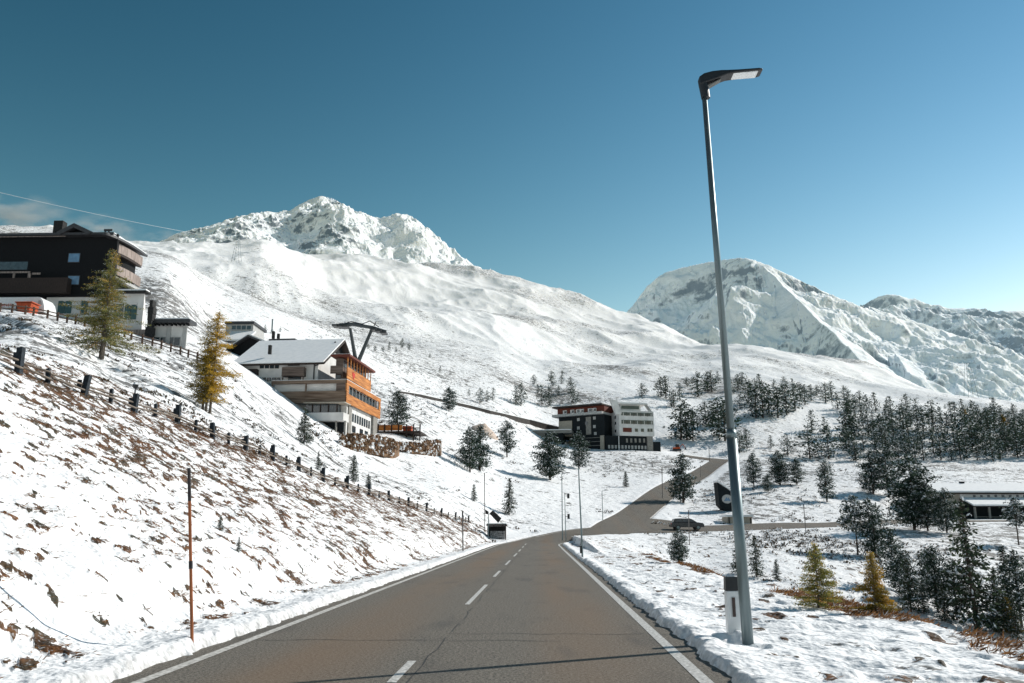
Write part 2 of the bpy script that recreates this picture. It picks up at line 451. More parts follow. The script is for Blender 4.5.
# ------------------------------------------------------------------ snow material
def snow_material():
    m, nt, b = new_mat("snow")
    N = nt.nodes; L = nt.links
    geo = N.new("ShaderNodeNewGeometry")
    pos = geo.outputs["Position"]
    def noise(scale, detail=4, rough=0.55, stretch=None, rot=None):
        nz = N.new("ShaderNodeTexNoise"); nz.inputs["Scale"].default_value = scale; nz.inputs["Detail"].default_value = detail; nz.inputs["Roughness"].default_value = rough
        if stretch:
            mp = N.new("ShaderNodeMapping"); mp.inputs["Scale"].default_value = stretch
            if rot: mp.inputs["Rotation"].default_value = rot
            L.new(pos, mp.inputs["Vector"]); L.new(mp.outputs[0], nz.inputs["Vector"])
        else: L.new(pos, nz.inputs["Vector"])
        return nz.outputs["Fac"]
    def math_(op, a, b_=None, c=None):
        n = N.new("ShaderNodeMath"); n.operation = op
        for i, v in enumerate((a, b_, c)):
            if v is None: continue
            if isinstance(v, (int, float)): n.inputs[i].default_value = v
            else: L.new(v, n.inputs[i])
        return n.outputs[0]
    def maprange(v, a, b_, c=0.0, d=1.0):
        n = N.new("ShaderNodeMapRange"); n.inputs[1].default_value = a; n.inputs[2].default_value = b_; n.inputs[3].default_value = c; n.inputs[4].default_value = d
        L.new(v, n.inputs[0]); return n.outputs[0]
    def mix(f, a, b_):
        n = N.new("ShaderNodeMix"); n.data_type = 'RGBA'
        if isinstance(f, (int, float)): n.inputs[0].default_value = f
        else: L.new(f, n.inputs[0])
        for i, v in ((6, a), (7, b_)):
            if isinstance(v, tuple): n.inputs[i].default_value = (*v, 1)
            else: L.new(v, n.inputs[i])
        return n.outputs[2]
    def attr(nm):
        n = N.new("ShaderNodeAttribute"); n.attribute_name = nm; return n.outputs["Fac"]
    bare = attr("bare"); scrub = attr("scrub")
    snow = mix(maprange(noise(0.35, 4), 0.3, 0.7), (0.84, 0.85, 0.86), (0.90, 0.905, 0.91))
    # grass / heather colours
    gr = mix(maprange(noise(5.0, 4), 0.35, 0.65), (0.034, 0.020, 0.011), (0.175, 0.072, 0.022))
    gr = mix(maprange(noise(0.8, 3), 0.45, 0.62), gr, (0.050, 0.046, 0.030))
    gr = mix(math_('MULTIPLY', maprange(noise(14, 3), 0.56, 0.62), 0.35), gr, (0.75, 0.77, 0.8))
    # ragged edge for the modelled patches
    rag = math_('ADD', bare, math_('MULTIPLY', math_('SUBTRACT', noise(7.0, 5, 0.7), 0.5), 1.5))
    rag = math_('MULTIPLY', maprange(rag, 0.42, 0.56), maprange(bare, 0.03, 0.12))
    # scrub specks
    sp1 = noise(1.1, 5, 0.72, (1, 1, 0.6)); sp2 = noise(0.30, 5, 0.75, (1, 1, 0.5))
    thr = maprange(scrub, 0.0, 1.0, 0.70, 0.44)
    s1 = maprange(math_('SUBTRACT', sp1, thr), 0.0, 0.025)
    s2 = maprange(math_('SUBTRACT', sp2, thr), 0.0, 0.03)
    sm = math_('MULTIPLY', math_('MAXIMUM', s1, s2), maprange(scrub, 0.02, 0.12))
    sm = math_('MULTIPLY', sm, 0.85)
    sc = mix(maprange(noise(0.2, 3), 0.4, 0.6), (0.035, 0.036, 0.034), (0.085, 0.072, 0.058))
    c = mix(sm, snow, sc)
    c = mix(rag, c, gr)
    c = mix(math_('MULTIPLY', attr("grit"), maprange(noise(6.0, 4, .7), .35, .6)), c, (0.26, 0.24, 0.22))
    L.new(c, b.inputs["Base Color"])
    b.inputs["Roughness"].default_value = 0.75
    b.inputs["Specular IOR Level"].default_value = 0.25
    # bumps at two sizes
    bp = N.new("ShaderNodeBump"); bp.inputs["Strength"].default_value = 0.55; bp.inputs["Distance"].default_value = 0.06
    L.new(noise(9, 5, 0.6), bp.inputs["Height"])
    bp2 = N.new("ShaderNodeBump"); bp2.inputs["Strength"].default_value = 0.75; bp2.inputs["Distance"].default_value = 0.7
    L.new(noise(0.45, 5, 0.65), bp2.inputs["Height"]); L.new(bp.outputs[0], bp2.inputs["Normal"])
    L.new(bp2.outputs[0], b.inputs["Normal"])
    return m
SNOW = snow_material()
g = fast_mesh("snow_ground", np.stack([GX, GY, GZ], -1).reshape(-1, 3), Q[:, ::-1], SNOW, smooth=True, attrs={"bare": bare.ravel(), "scrub": np.clip(scr, 0, 1).ravel(), "grit": (0.75 * np.exp(-(np.maximum(GE, 0) / 0.22) ** 2) * (rg < 130)).ravel()})
tag(g, kind='structure')

# ------------------------------------------------------------------ mountains: tents over ridge lines
def rock_material(name, lo, hi, hazecol, haze, rockcol=(0.10, 0.11, 0.12), scale=0.012, air_glow=(0, 0, 0)):
    m, nt, b = new_mat(name); N = nt.nodes; L = nt.links
    geo = N.new("ShaderNodeNewGeometry")
    sx = N.new("ShaderNodeSeparateXYZ"); L.new(geo.outputs["Normal"], sx.inputs[0])
    nz = N.new("ShaderNodeTexNoise"); nz.inputs["Scale"].default_value = scale; nz.inputs["Detail"].default_value = 9; nz.inputs["Roughness"].default_value = 0.68
    L.new(geo.outputs["Position"], nz.inputs["Vector"])
    ad = N.new("ShaderNodeMath"); ad.operation = 'MULTIPLY_ADD'; ad.inputs[1].default_value = 0.95
    L.new(nz.outputs["Fac"], ad.inputs[0]); L.new(sx.outputs[2], ad.inputs[2])
    at = N.new("ShaderNodeAttribute"); at.attribute_name = "rock"
    sb = N.new("ShaderNodeMath"); sb.operation = 'MULTIPLY_ADD'; sb.inputs[1].default_value = -0.5
    L.new(at.outputs["Fac"], sb.inputs[0]); L.new(ad.outputs[0], sb.inputs[2])
    mr = N.new("ShaderNodeMapRange"); mr.inputs[1].default_value = lo; mr.inputs[2].default_value = hi; L.new(sb.outputs[0], mr.inputs[0])
    mx = N.new("ShaderNodeMix"); mx.data_type = 'RGBA'; mx.inputs[6].default_value = (*rockcol, 1); mx.inputs[7].default_value = (0.93, 0.94, 0.95, 1)
    L.new(mr.outputs[0], mx.inputs[0])
    mh = N.new("ShaderNodeMix"); mh.data_type = 'RGBA'; mh.inputs[0].default_value = haze; mh.inputs[7].default_value = (*hazecol, 1)  # pale haze painted into the base colour
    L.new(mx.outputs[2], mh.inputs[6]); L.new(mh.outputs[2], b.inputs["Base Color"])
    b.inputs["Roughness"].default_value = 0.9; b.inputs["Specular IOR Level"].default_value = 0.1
    b.inputs["Emission Color"].default_value = (*air_glow, 1); b.inputs["Emission Strength"].default_value = 1.0     # surface glow added to lift shaded faces, imitating distant haze
    bp = N.new("ShaderNodeBump"); bp.inputs["Strength"].default_value = 0.6; bp.inputs["Distance"].default_value = 9.0
    L.new(nz.outputs["Fac"], bp.inputs["Height"]); L.new(bp.outputs[0], b.inputs["Normal"])
    return m

def tent(X, Y, lines):
    """lines: list of (points [(px,py,Y)], slope_left, slope_right)"""
    z = np.full(X.shape, -1e9); dd = np.full(X.shape, 1e9)
    for pts, sl, sr in lines:
        W = np.array([P(*p) for p in pts])
        for si, (a, b) in enumerate(zip(W[:-1], W[1:])):
            dx, dy = b[0] - a[0], b[1] - a[1]; L2 = dx * dx + dy * dy
            tr = ((X - a[0]) * dx + (Y - a[1]) * dy) / L2; t = np.clip(tr, 0, 1)
            qx = a[0] + t * dx; qy = a[1] + t * dy; d = np.hypot(X - qx, Y - qy)
            side = (dx * (Y - qy) - dy * (X - qx)) / (math.sqrt(L2) * (d + 1.0))     # +1 left of the line, -1 right
            sl_ = sr + (sl - sr) * (0.5 + 0.5 * side)
            if si == 0: sl_ = sl_ * (1 + 1.1 * np.maximum(-tr, 0) * math.sqrt(L2) / (d + 1.0))      # steeper off the start of a ridge
            zz = a[2] + t * (b[2] - a[2]) - sl_ * d
            better = zz > z
            dd = np.where(better, d, dd); z = np.where(better, zz, z)
    return z, dd

def mountain(name, px0, px1, Y0, Y1, lines, nA, nR, rough, m, seed, rockfn, rf=1500, crest=None):
    a0 = math.atan2(P(px0, 528, 100)[0], 100); a1 = math.atan2(P(px1, 528, 100)[0], 100)
    A = np.linspace(a0, a1, nA); Rr = np.exp(np.linspace(math.log(Y0), math.log(Y1), nR))
    AA, R2 = np.meshgrid(A, Rr, indexing='ij'); X = R2 * np.sin(AA); Y = R2 * np.cos(AA)
    wx = 150 * (fbm(X / 260, Y / 260, 4, seed + 50, .6) - 0.5); wy = 150 * (fbm(X / 260, Y / 260, 4, seed + 60, .6) - 0.5)
    z0, d0_ = tent(X, Y, lines)
    z, d = tent(X + wx * sstep(0, 110, d0_), Y + wy * sstep(0, 110, d0_), lines)
    f = sstep(0, 160, d)
    rid = ridged(X / 330 + wx / 500, Y / 460 + wy / 500, 7, seed, .55)
    rid2 = ridged(X / 95, Y / 130, 6, seed + 9, .62)
    z = z + rough * (rid - 0.62) * 210 * f + rough * (rid2 - 0.55) * 52 * (0.5 + 0.5 * f)
    z = z - 0.8 * np.maximum(0, rf - R2)
    if crest:                                     # tilt each sector so the skyline meets the surveyed crest line
        el = ((z - CAM_H) / Y).max(1)
        ca = [math.atan2(P(c[0], 528, 100)[0], 100) for c in crest]; ce = [(P(c[0], c[1], 1000)[2] - CAM_H) / 1000 for c in crest]
        dl = np.interp(A, ca, ce) - el
        kk = np.exp(-0.5 * (np.arange(-30, 31) / 9.0) ** 2); kk /= kk.sum()
        dl = np.convolve(np.pad(dl, 30, mode='edge'), kk, mode='valid')
        z = z + dl[:, None] * Y
    na, nr = X.shape; ix = np.arange(na * nr).reshape(na, nr)
    q = np.stack([ix[:-1, :-1], ix[1:, :-1], ix[1:, 1:], ix[:-1, 1:]], -1).reshape(-1, 4)
    o = fast_mesh(name, np.stack([X, Y, z], -1).reshape(-1, 3), q[:, ::-1], m, smooth=True, attrs={"rock": rockfn(X, Y, z, d).ravel()})
    tag(o, kind='structure'); return o

RK1 = rock_material("rock_left_peak", 0.68, 0.86, (0.66, 0.76, 0.86), 0.06, scale=0.045, air_glow=(.03, .055, .07))
RK2 = rock_material("rock_right_peak", 0.74, 0.94, (0.62, 0.74, 0.86), 0.08, rockcol=(0.15, 0.155, 0.17), scale=0.03, air_glow=(.045, .078, .100))
RK3 = rock_material("rock_far_range", 0.72, 0.94, (0.62, 0.75, 0.86), 0.16, air_glow=(.08, .12, .15))
L1 = [([(100, 268, 2500), (130, 244, 2450), (150, 233, 2400), (172, 229, 2400), (192, 224, 2380), (212, 217, 2350), (232, 213, 2350), (252, 212, 2330), (272, 211, 2300), (288, 201, 2300), (303, 196, 2300),
        (318, 199, 2300), (335, 207, 2280), (352, 214, 2250), (370, 219, 2250), (385, 214, 2230), (396, 213, 2200), (412, 221, 2200), (430, 235, 2180), (450, 251, 2150), (470, 264, 2100), (500, 276, 2000), (540, 292, 1900)], .7, .50),
      ([(303, 196, 2300), (296, 215, 2120), (280, 232, 1950), (262, 246, 1800), (250, 256, 1650)], .5, .65),
      ([(396, 213, 2200), (384, 228, 2060), (372, 240, 1940), (362, 252, 1800), (350, 262, 1650)], .5, .65),
      ([(232, 213, 2350), (225, 226, 2200), (212, 240, 2050), (205, 252, 1900)], .5, .65),
      ([(430, 235, 2180), (440, 250, 2000), (446, 262, 1850)], .5, .6)]
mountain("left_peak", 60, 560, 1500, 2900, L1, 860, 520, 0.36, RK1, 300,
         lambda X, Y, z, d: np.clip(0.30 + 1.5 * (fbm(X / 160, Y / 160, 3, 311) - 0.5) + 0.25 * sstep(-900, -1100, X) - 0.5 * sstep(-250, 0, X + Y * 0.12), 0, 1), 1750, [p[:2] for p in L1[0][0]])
L2 = [([(575, 352, 3200), (610, 330, 3100), (638, 308, 3000), (652, 290, 2950), (668, 276, 2900), (684, 270, 2850), (702, 266, 2800), (722, 262, 2750), (740, 260, 2650), (755, 257, 2600)], .75, .85),
      ([(755, 257, 2600), (768, 259, 2580), (786, 265, 2560), (812, 277, 2540), (840, 290, 2520), (870, 302, 2500), (900, 310, 2480), (940, 322, 2460), (980, 335, 2440), (1024, 348, 2400), (1120, 375, 2300)], .6, .75),
      ([(757, 258, 2590), (774, 270, 2450), (796, 290, 2250), (822, 315, 2050), (846, 340, 1850), (870, 366, 1650)], .47, 1.05),
      ([(690, 268, 2830), (700, 290, 2640), (712, 312, 2450), (730, 340, 2200)], .65, .9),
      ([(812, 277, 2540), (850, 305, 2260), (890, 340, 1950), (910, 368, 1700)], .45, .6),
      ([(870, 302, 2500), (905, 328, 2200), (940, 358, 1900), (960, 380, 1650)], .42, .6),
      ([(940, 322, 2460), (975, 348, 2150), (1010, 378, 1850)], .42, .6),
      ([(1024, 348, 2400), (1060, 375, 2100)], .45, .6)]
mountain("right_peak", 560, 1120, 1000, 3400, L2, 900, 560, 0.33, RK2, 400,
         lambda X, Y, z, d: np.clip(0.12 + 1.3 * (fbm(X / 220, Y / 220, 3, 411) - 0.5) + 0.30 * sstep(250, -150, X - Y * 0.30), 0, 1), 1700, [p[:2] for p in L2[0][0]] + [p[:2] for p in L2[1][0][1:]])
L3 = [([(780, 345, 4700), (850, 322, 4600), (880, 306, 4600), (896, 299, 4550), (905, 294, 4500), (914, 292, 4500), (924, 296, 4500), (936, 300, 4500), (948, 304, 4500), (962, 304, 4500), (980, 309, 4500), (1000, 307, 4400), (1024, 312, 4400), (1060, 309, 4400), (1120, 320, 4300)], .6, .55),
      ([(914, 292, 4500), (930, 312, 4200), (950, 330, 3900)], .5, .8), ([(1010, 309, 4400), (1020, 325, 4100), (1035, 345, 3800)], .5, .8)]
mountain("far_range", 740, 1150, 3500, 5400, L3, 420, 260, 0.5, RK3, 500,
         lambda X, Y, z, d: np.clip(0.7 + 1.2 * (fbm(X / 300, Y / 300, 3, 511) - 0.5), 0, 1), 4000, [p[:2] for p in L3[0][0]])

# ------------------------------------------------------------------ roads
def asphalt(name, tint=True):
    m, nt, b = new_mat(name); N = nt.nodes; L = nt.links
    geo = N.new("ShaderNodeNewGeometry"); pos = geo.outputs["Position"]
    def nz(scale, detail=4, st=(1, 1, 1), rough=.55):
        mp = N.new("ShaderNodeMapping"); mp.inputs["Scale"].default_value = st; L.new(pos, mp.inputs[0])
        n = N.new("ShaderNodeTexNoise"); n.inputs["Scale"].default_value = scale; n.inputs["Detail"].default_value = detail; n.inputs["Roughness"].default_value = rough
        L.new(mp.outputs[0], n.inputs["Vector"]); return n.outputs["Fac"]
    def mix(f, a, b_, mode='MIX'):
        n = N.new("ShaderNodeMix"); n.data_type = 'RGBA'; n.blend_type = mode
        if isinstance(f, (int, float)): n.inputs[0].default_value = f
        else: L.new(f, n.inputs[0])
        for i, v in ((6, a), (7, b_)):
            if isinstance(v, tuple): n.inputs[i].default_value = (*v, 1)
            else: L.new(v, n.inputs[i])
        return n.outputs[2]
    def mr(v, a, b_, c=0., d=1.):
        n = N.new("ShaderNodeMapRange"); n.inputs[1].default_value = a; n.inputs[2].default_value = b_; n.inputs[3].default_value = c; n.inputs[4].default_value = d
        L.new(v, n.inputs[0]); return n.outputs[0]
    base = mix(mr(nz(24, 4, rough=.9), .43, .57), (0.040, 0.036, 0.030), (0.210, 0.186, 0.152))
    base = mix(mr(nz(70, 2), .60, .68), base, (0.36, 0.34, 0.31))
    # brown traffic film in long streaks
    st = mr(nz(0.75, 4, (1, 0.07, 1)), .44, .60)
    st2 = N.new('ShaderNodeMath'); st2.operation='MULTIPLY'; st2.inputs[1].default_value=.6; L.new(st, st2.inputs[0])
    sxx = N.new("ShaderNodeSeparateXYZ"); L.new(pos, sxx.inputs[0])
    def mth(op, a, c=None):
        n = N.new("ShaderNodeMath"); n.operation = op
        for i, v in enumerate((a, c)):
            if v is None: continue
            if isinstance(v, (int, float)): n.inputs[i].default_value = v
            else: L.new(v, n.inputs[i])
        return n.outputs[0]
    trk = mth('COSINE', mth('MULTIPLY', mth('ADD', sxx.outputs[0], 3.0), 2 * math.pi / 3.7))
    trk = mth('MULTIPLY', mr(trk, -.3, .9), mr(mth('ABSOLUTE', mth('ADD', sxx.outputs[0], 1.3)), 3.4, 4.4, 1, .35))
    trk = mth('MULTIPLY', trk, mr(nz(0.5, 3, (1, .12, 1)), .30, .62))
    L.new(trk, st2.inputs[0]); st2.inputs[1].default_value = .5
    base = mix(st2.outputs[0], base, (0.190, 0.118, 0.066))
    base = mix(mr(nz(0.9, 3, (1, .25, 1)), .55, .72, 0, .45), base, (0.045, 0.045, 0.045))
    L.new(base, b.inputs["Base Color"])
    b.inputs["Roughness"].default_value = 0.82; b.inputs["Specular IOR Level"].default_value = 0.25
    bp = N.new("ShaderNodeBump"); bp.inputs["Strength"].default_value = 0.5; bp.inputs["Distance"].default_value = 0.006
    L.new(nz(110, 2, rough=.7), bp.inputs["Height"]); L.new(bp.outputs[0], b.inputs["Normal"])
    return m
ASPH = asphalt("asphalt")

def ribbon(name, poly, offs, m, zoff=0.0, zfun=road_surface_z, kind='structure', parent=None, t0=0, t1=None):
    pts = np.array(poly); tan = np.gradient(pts, axis=0); tan /= np.linalg.norm(tan, axis=1)[:, None]
    nor = np.stack([tan[:, 1], -tan[:, 0]], -1)             # to the right
    V = []
    for o in offs:
        q = pts + nor * o; V.append(np.stack([q[:, 0], q[:, 1], zfun(q[:, 0], q[:, 1]) + zoff], -1))
    V = np.array(V); k, n = V.shape[:2]; ix = np.arange(k * n).reshape(k, n)
    q = np.stack([ix[:-1, :-1], ix[1:, :-1], ix[1:, 1:], ix[:-1, 1:]], -1).reshape(-1, 4)
    o = fast_mesh(name, V.reshape(-1, 3), q, m, parent)
    if kind: tag(o, kind=kind)
    return o
def resample(poly, step):
    d = np.concatenate([[0], np.cumsum(np.hypot(*np.diff(poly, axis=0).T))]); s = np.arange(0, d[-1], step)
    return np.stack([np.interp(s, d, poly[:, 0]), np.interp(s, d, poly[:, 1])], -1)
RA = resample(ROAD_A, 1.0); RB = resample(ROAD_B, 1.0)
ribbon("road", RA, np.linspace(-HW - 0.3, HW + 0.3, 9), ASPH)
ribbon("hill_road", RB, np.linspace(-3.0, 3.0, 7), ASPH, 0.012)
junction = smooth_poly([(4.0, 117.5), (8, 124), (11.5, 130), (15, 138), (18, 145)], 6)
ribbon("road_junction", resample(junction, 1.0), np.linspace(-1.5, 5.5, 7), ASPH, 0.024)

PAINT = mat("road_paint", (0.50, 0.48, 0.44), 0.6, 0.45, 22.0, col2=(0.70, 0.69, 0.66), detail=8)
PAINT_OLD = mat("worn_road_paint", (0.50, 0.47, 0.42), 0.7, 0.45, 14.0, col2=(0.72, 0.70, 0.66))
SEAM = mat("bitumen_seam", (0.018, 0.018, 0.018), 0.6)
ne = [p for p in RA if p[1] < 124]
ribbon("edge_line_left", np.array(ne), [-(HW - 0.28), -(HW - 0.13)], PAINT_OLD, 0.006)
ribbon("edge_line_right", np.array(ne), [HW - 0.27, HW - 0.11], PAINT, 0.006)
# far broken centre line: dashes found on the photo's rows
def road_y(py):
    d = ray(541, py); return float(CAM_H / -d[2] * d[1])
def strip(mb, xa, ya, xb, yb, w, z=0.008, nseg=1):
    for i in range(nseg):
        a = i / nseg; b = (i + 1) / nseg
        x0 = xa + (xb - xa) * a; y0 = ya + (yb - ya) * a; x1 = xa + (xb - xa) * b; y1 = ya + (yb - ya) * b
        L_ = math.hypot(x1 - x0, y1 - y0); nx, ny = (y1 - y0) / L_ * w / 2, -(x1 - x0) / L_ * w / 2
        o = len(mb.v)
        zz = [float(road_surface_z(np.array([p[0]]), np.array([p[1]]))[0]) + z for p in ((x0 - nx, y0 - ny), (x0 + nx, y0 + ny), (x1 + nx, y1 + ny), (x1 - nx, y1 - ny))]
        mb.add([(x0 - nx, y0 - ny, zz[0]), (x0 + nx, y0 + ny, zz[1]), (x1 + nx, y1 + ny, zz[2]), (x1 - nx, y1 - ny, zz[3])], [(0, 1, 2, 3)])
XCL = float(P(402, 672, 1.0)[0] * (CAM_H / (CAM_H - P(402, 672, 1.0)[2])))
print("centre line x", XCL, "road centre", XC)
cl = MB()
for py0, py1 in ((720, 760), (684, 662), (605, 585), (577, 571), (565, 560.5), (556.5, 553.5), (551.5, 549.5), (547.8, 546.4), (545, 543.9)):
    ya, yb = sorted((road_y(py0), road_y(py1)))
    strip(cl, XCL, ya, XCL, yb, 0.11)
tag(cl.build("centre_line", PAINT), kind='structure')
# cracks and seams across the lanes
ck = MB()
for (py, pxa, pxb, w, sd) in ((641, 225, 560, 0.028, 1), (634, 450, 690, 0.022, 2), (583, 400, 600, 0.03, 3), (560, 500, 565, 0.08, 4)):
    Yc = road_y(py); xa = float(PX(pxa, Yc)); xb = float(PX(pxb, Yc)); px_, py_ = xa, Yc
    n = 26
    for i in range(1, n + 1):
        x = xa + (xb - xa) * i / n; y = Yc + 0.05 * math.sin(i * 0.9 + sd) + random.uniform(-.03, .03)
        strip(ck, px_, py_, x, y, w * random.uniform(.5, 1.2), 0.005); px_, py_ = x, y
px_, py_ = XCL + 0.18, 3.0
while py_ < 60:
    x = XCL + 0.18 + random.uniform(-.035, .035); y = py_ + random.uniform(.4, .9)
    if random.random() < .85: strip(ck, px_, py_, x, y, random.uniform(.010, .022), 0.0045)
    px_, py_ = x, y
tag(ck.build("road_cracks", SEAM), kind='structure')

# ------------------------------------------------------------------ sky and sun
SUN_AZ = math.radians(60); SUN_EL = math.radians(34)
w = bpy.data.worlds.new("World"); SC.world = w; w.use_nodes = True
nt = w.node_tree; N = nt.nodes; Lk = nt.links
bg = N["Background"]; sky = N.new("ShaderNodeTexSky"); sky.sky_type = 'NISHITA'; sky.sun_disc = False
sky.sun_elevation = SUN_EL; sky.sun_rotation = SUN_AZ; sky.altitude = 2000; sky.air_density = 1.5; sky.dust_density = 0.0; sky.ozone_density = 1.0
# the sky's own colours, graded channel by channel to the photo's teal, high-contrast rendition
sp = N.new("ShaderNodeSeparateColor"); cb_ = N.new("ShaderNodeCombineColor"); Lk.new(sky.outputs[0], sp.inputs[0])
for i_, (e_, k_) in enumerate(((2.74, 8.44), (2.02, 2.77), (2.03, 1.68))):
    a_ = N.new("ShaderNodeMath"); a_.operation = 'MULTIPLY'; a_.inputs[1].default_value = 0.1; Lk.new(sp.outputs[i_], a_.inputs[0])
    p_ = N.new("ShaderNodeMath"); p_.operation = 'POWER'; p_.inputs[1].default_value = e_; Lk.new(a_.outputs[0], p_.inputs[0])
    m_ = N.new("ShaderNodeMath"); m_.operation = 'MULTIPLY'; m_.inputs[1].default_value = k_ * 10; Lk.new(p_.outputs[0], m_.inputs[0])
    c_ = N.new("ShaderNodeMath"); c_.operation = 'MINIMUM'; c_.inputs[1].default_value = 16.0; Lk.new(m_.outputs[0], c_.inputs[0])
    Lk.new(c_.outputs[0], cb_.inputs[i_])
Lk.new(cb_.outputs[0], bg.inputs["Color"]); bg.inputs["Strength"].default_value = 0.10
sl = bpy.data.lights.new("sun", 'SUN'); sl.energy = 4.9; sl.angle = math.radians(0.5); sl.color = (1.0, 0.95, 0.88)
so = bpy.data.objects.new("sun", sl); COL.objects.link(so)
sd = Vector((math.sin(SUN_AZ) * math.cos(SUN_EL), math.cos(SUN_AZ) * math.cos(SUN_EL), math.sin(SUN_EL)))
so.rotation_euler = sd.to_track_quat('Z', 'Y').to_euler()
SC.view_settings.view_transform = 'Standard'; SC.view_settings.look = 'None'; SC.view_settings.exposure = 0

# ------------------------------------------------------------------ thin mist clinging to the crest at the far left
def mist(px, py, Y, rx, rz, dens, seed):
    import bmesh
    b = bmesh.new(); bmesh.ops.create_icosphere(b, subdivisions=3, radius=1.0); me = bpy.data.meshes.new("mist"); b.to_mesh(me); b.free()
    o = link(bpy.data.objects.new("mist_cloud", me)); o.location = tuple(P(px, py, Y)); o.scale = (rx, rx * .5, rz)
    m = bpy.data.materials.new("mist"); m.use_nodes = True; nt = m.node_tree; N = nt.nodes; L = nt.links; N.remove(N["Principled BSDF"])
    v = N.new("ShaderNodeVolumePrincipled"); v.inputs["Color"].default_value = (1, 1, 1, 1); v.inputs["Anisotropy"].default_value = .3
    tc = N.new("ShaderNodeTexCoord"); ln = N.new("ShaderNodeVectorMath"); ln.operation = 'LENGTH'; L.new(tc.outputs["Object"], ln.inputs[0])
    mr = N.new("ShaderNodeMapRange"); mr.inputs[1].default_value = 1.0; mr.inputs[2].default_value = .1; L.new(ln.outputs["Value"], mr.inputs[0])
    nz = N.new("ShaderNodeTexNoise"); nz.noise_dimensions = '4D'; nz.inputs["W"].default_value = seed; nz.inputs["Scale"].default_value = 2.2; nz.inputs["Detail"].default_value = 5; L.new(tc.outputs["Object"], nz.inputs["Vector"])
    m2 = N.new("ShaderNodeMapRange"); m2.inputs[1].default_value = .45; m2.inputs[2].default_value = .75; L.new(nz.outputs["Fac"], m2.inputs[0])
    mu = N.new("ShaderNodeMath"); mu.operation = 'MULTIPLY'; L.new(mr.outputs[0], mu.inputs[0]); L.new(m2.outputs[0], mu.inputs[1])
    mk = N.new("ShaderNodeMath"); mk.operation = 'MULTIPLY'; mk.inputs[1].default_value = dens; L.new(mu.outputs[0], mk.inputs[0]); L.new(mk.outputs[0], v.inputs["Density"])
    out = [n for n in N if n.type == 'OUTPUT_MATERIAL'][0]; L.new(v.outputs[0], out.inputs["Volume"]); me.materials.append(m)
    tag(o, "faint white mist over the snowy crest at the far left", "mist", kind="stuff")
mist(8, 214, 900, 80, 24, .07, 1.0)
mist(98, 234, 950, 60, 26, .08, 5.0)
mist(165, 240, 1500, 60, 20, .04, 9.0)
# ------------------------------------------------------------------ foliage
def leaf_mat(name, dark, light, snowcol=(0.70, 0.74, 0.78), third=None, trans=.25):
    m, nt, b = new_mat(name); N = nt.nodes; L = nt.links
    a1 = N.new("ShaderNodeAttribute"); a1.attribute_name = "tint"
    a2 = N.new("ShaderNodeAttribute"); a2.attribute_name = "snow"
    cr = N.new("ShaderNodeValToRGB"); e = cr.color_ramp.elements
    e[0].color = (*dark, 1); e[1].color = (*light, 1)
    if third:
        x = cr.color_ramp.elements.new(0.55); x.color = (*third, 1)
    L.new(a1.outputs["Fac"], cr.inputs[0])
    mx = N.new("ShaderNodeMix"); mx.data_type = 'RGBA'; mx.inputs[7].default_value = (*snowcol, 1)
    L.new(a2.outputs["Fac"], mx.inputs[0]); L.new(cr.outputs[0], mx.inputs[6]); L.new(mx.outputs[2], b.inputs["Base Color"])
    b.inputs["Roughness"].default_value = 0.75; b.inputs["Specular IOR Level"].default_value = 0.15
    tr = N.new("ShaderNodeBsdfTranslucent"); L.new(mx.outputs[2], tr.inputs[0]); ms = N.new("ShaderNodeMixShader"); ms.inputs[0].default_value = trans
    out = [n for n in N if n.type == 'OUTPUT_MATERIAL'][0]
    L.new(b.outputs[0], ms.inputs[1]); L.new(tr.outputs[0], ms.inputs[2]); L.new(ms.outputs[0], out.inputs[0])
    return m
NEEDLE = leaf_mat("pine_needles", (0.012, 0.027, 0.021), (0.065, 0.098, 0.066))
SPRUCE = leaf_mat("spruce_needles", (0.014, 0.028, 0.018), (0.075, 0.100, 0.055))
GREENLARCH = leaf_mat("green_larch_needles", (0.055, 0.080, 0.040), (0.65, 0.34, 0.05), third=(0.27, 0.27, 0.080), trans=.45)
GOLDLARCH = leaf_mat("golden_larch_needles", (0.055, 0.070, 0.030), (0.80, 0.46, 0.05), third=(0.42, 0.28, 0.035), trans=.45)
OLIVELARCH = leaf_mat("olive_larch_needles", (0.045, 0.060, 0.028), (0.72, 0.38, 0.05), third=(0.34, 0.23, 0.035), trans=.4)
BARK = mat("bark", (0.060, 0.045, 0.035), 0.9, 0.4, 12, bump=0.5, stretch=(1, 1, .3))
BARKG = mat("grey_bark", (0.13, 0.11, 0.09), 0.9, 0.4, 12, bump=0.5, stretch=(1, 1, .3))

def blades(C, D, ln, wd, R):
    """small pointed leaf clusters: two crossed quads per centre. C centres, D directions"""
    n = len(C); D = D / (np.linalg.norm(D, axis=1)[:, None] + 1e-9)
    ref = R.normal(size=(n, 3)); S = np.cross(D, ref); S /= (np.linalg.norm(S, axis=1)[:, None] + 1e-9)
    l = (ln * R.uniform(.6, 1.35, n))[:, None]; w = (wd * R.uniform(.6, 1.35, n))[:, None]
    a = C - D * l * .5; b = C + D * l * .5; c = C + D * l * .05
    V = np.stack([a, c + S * w * .5, b, c - S * w * .5], 1).reshape(-1, 3)
    return V, np.arange(4 * n).reshape(n, 4)

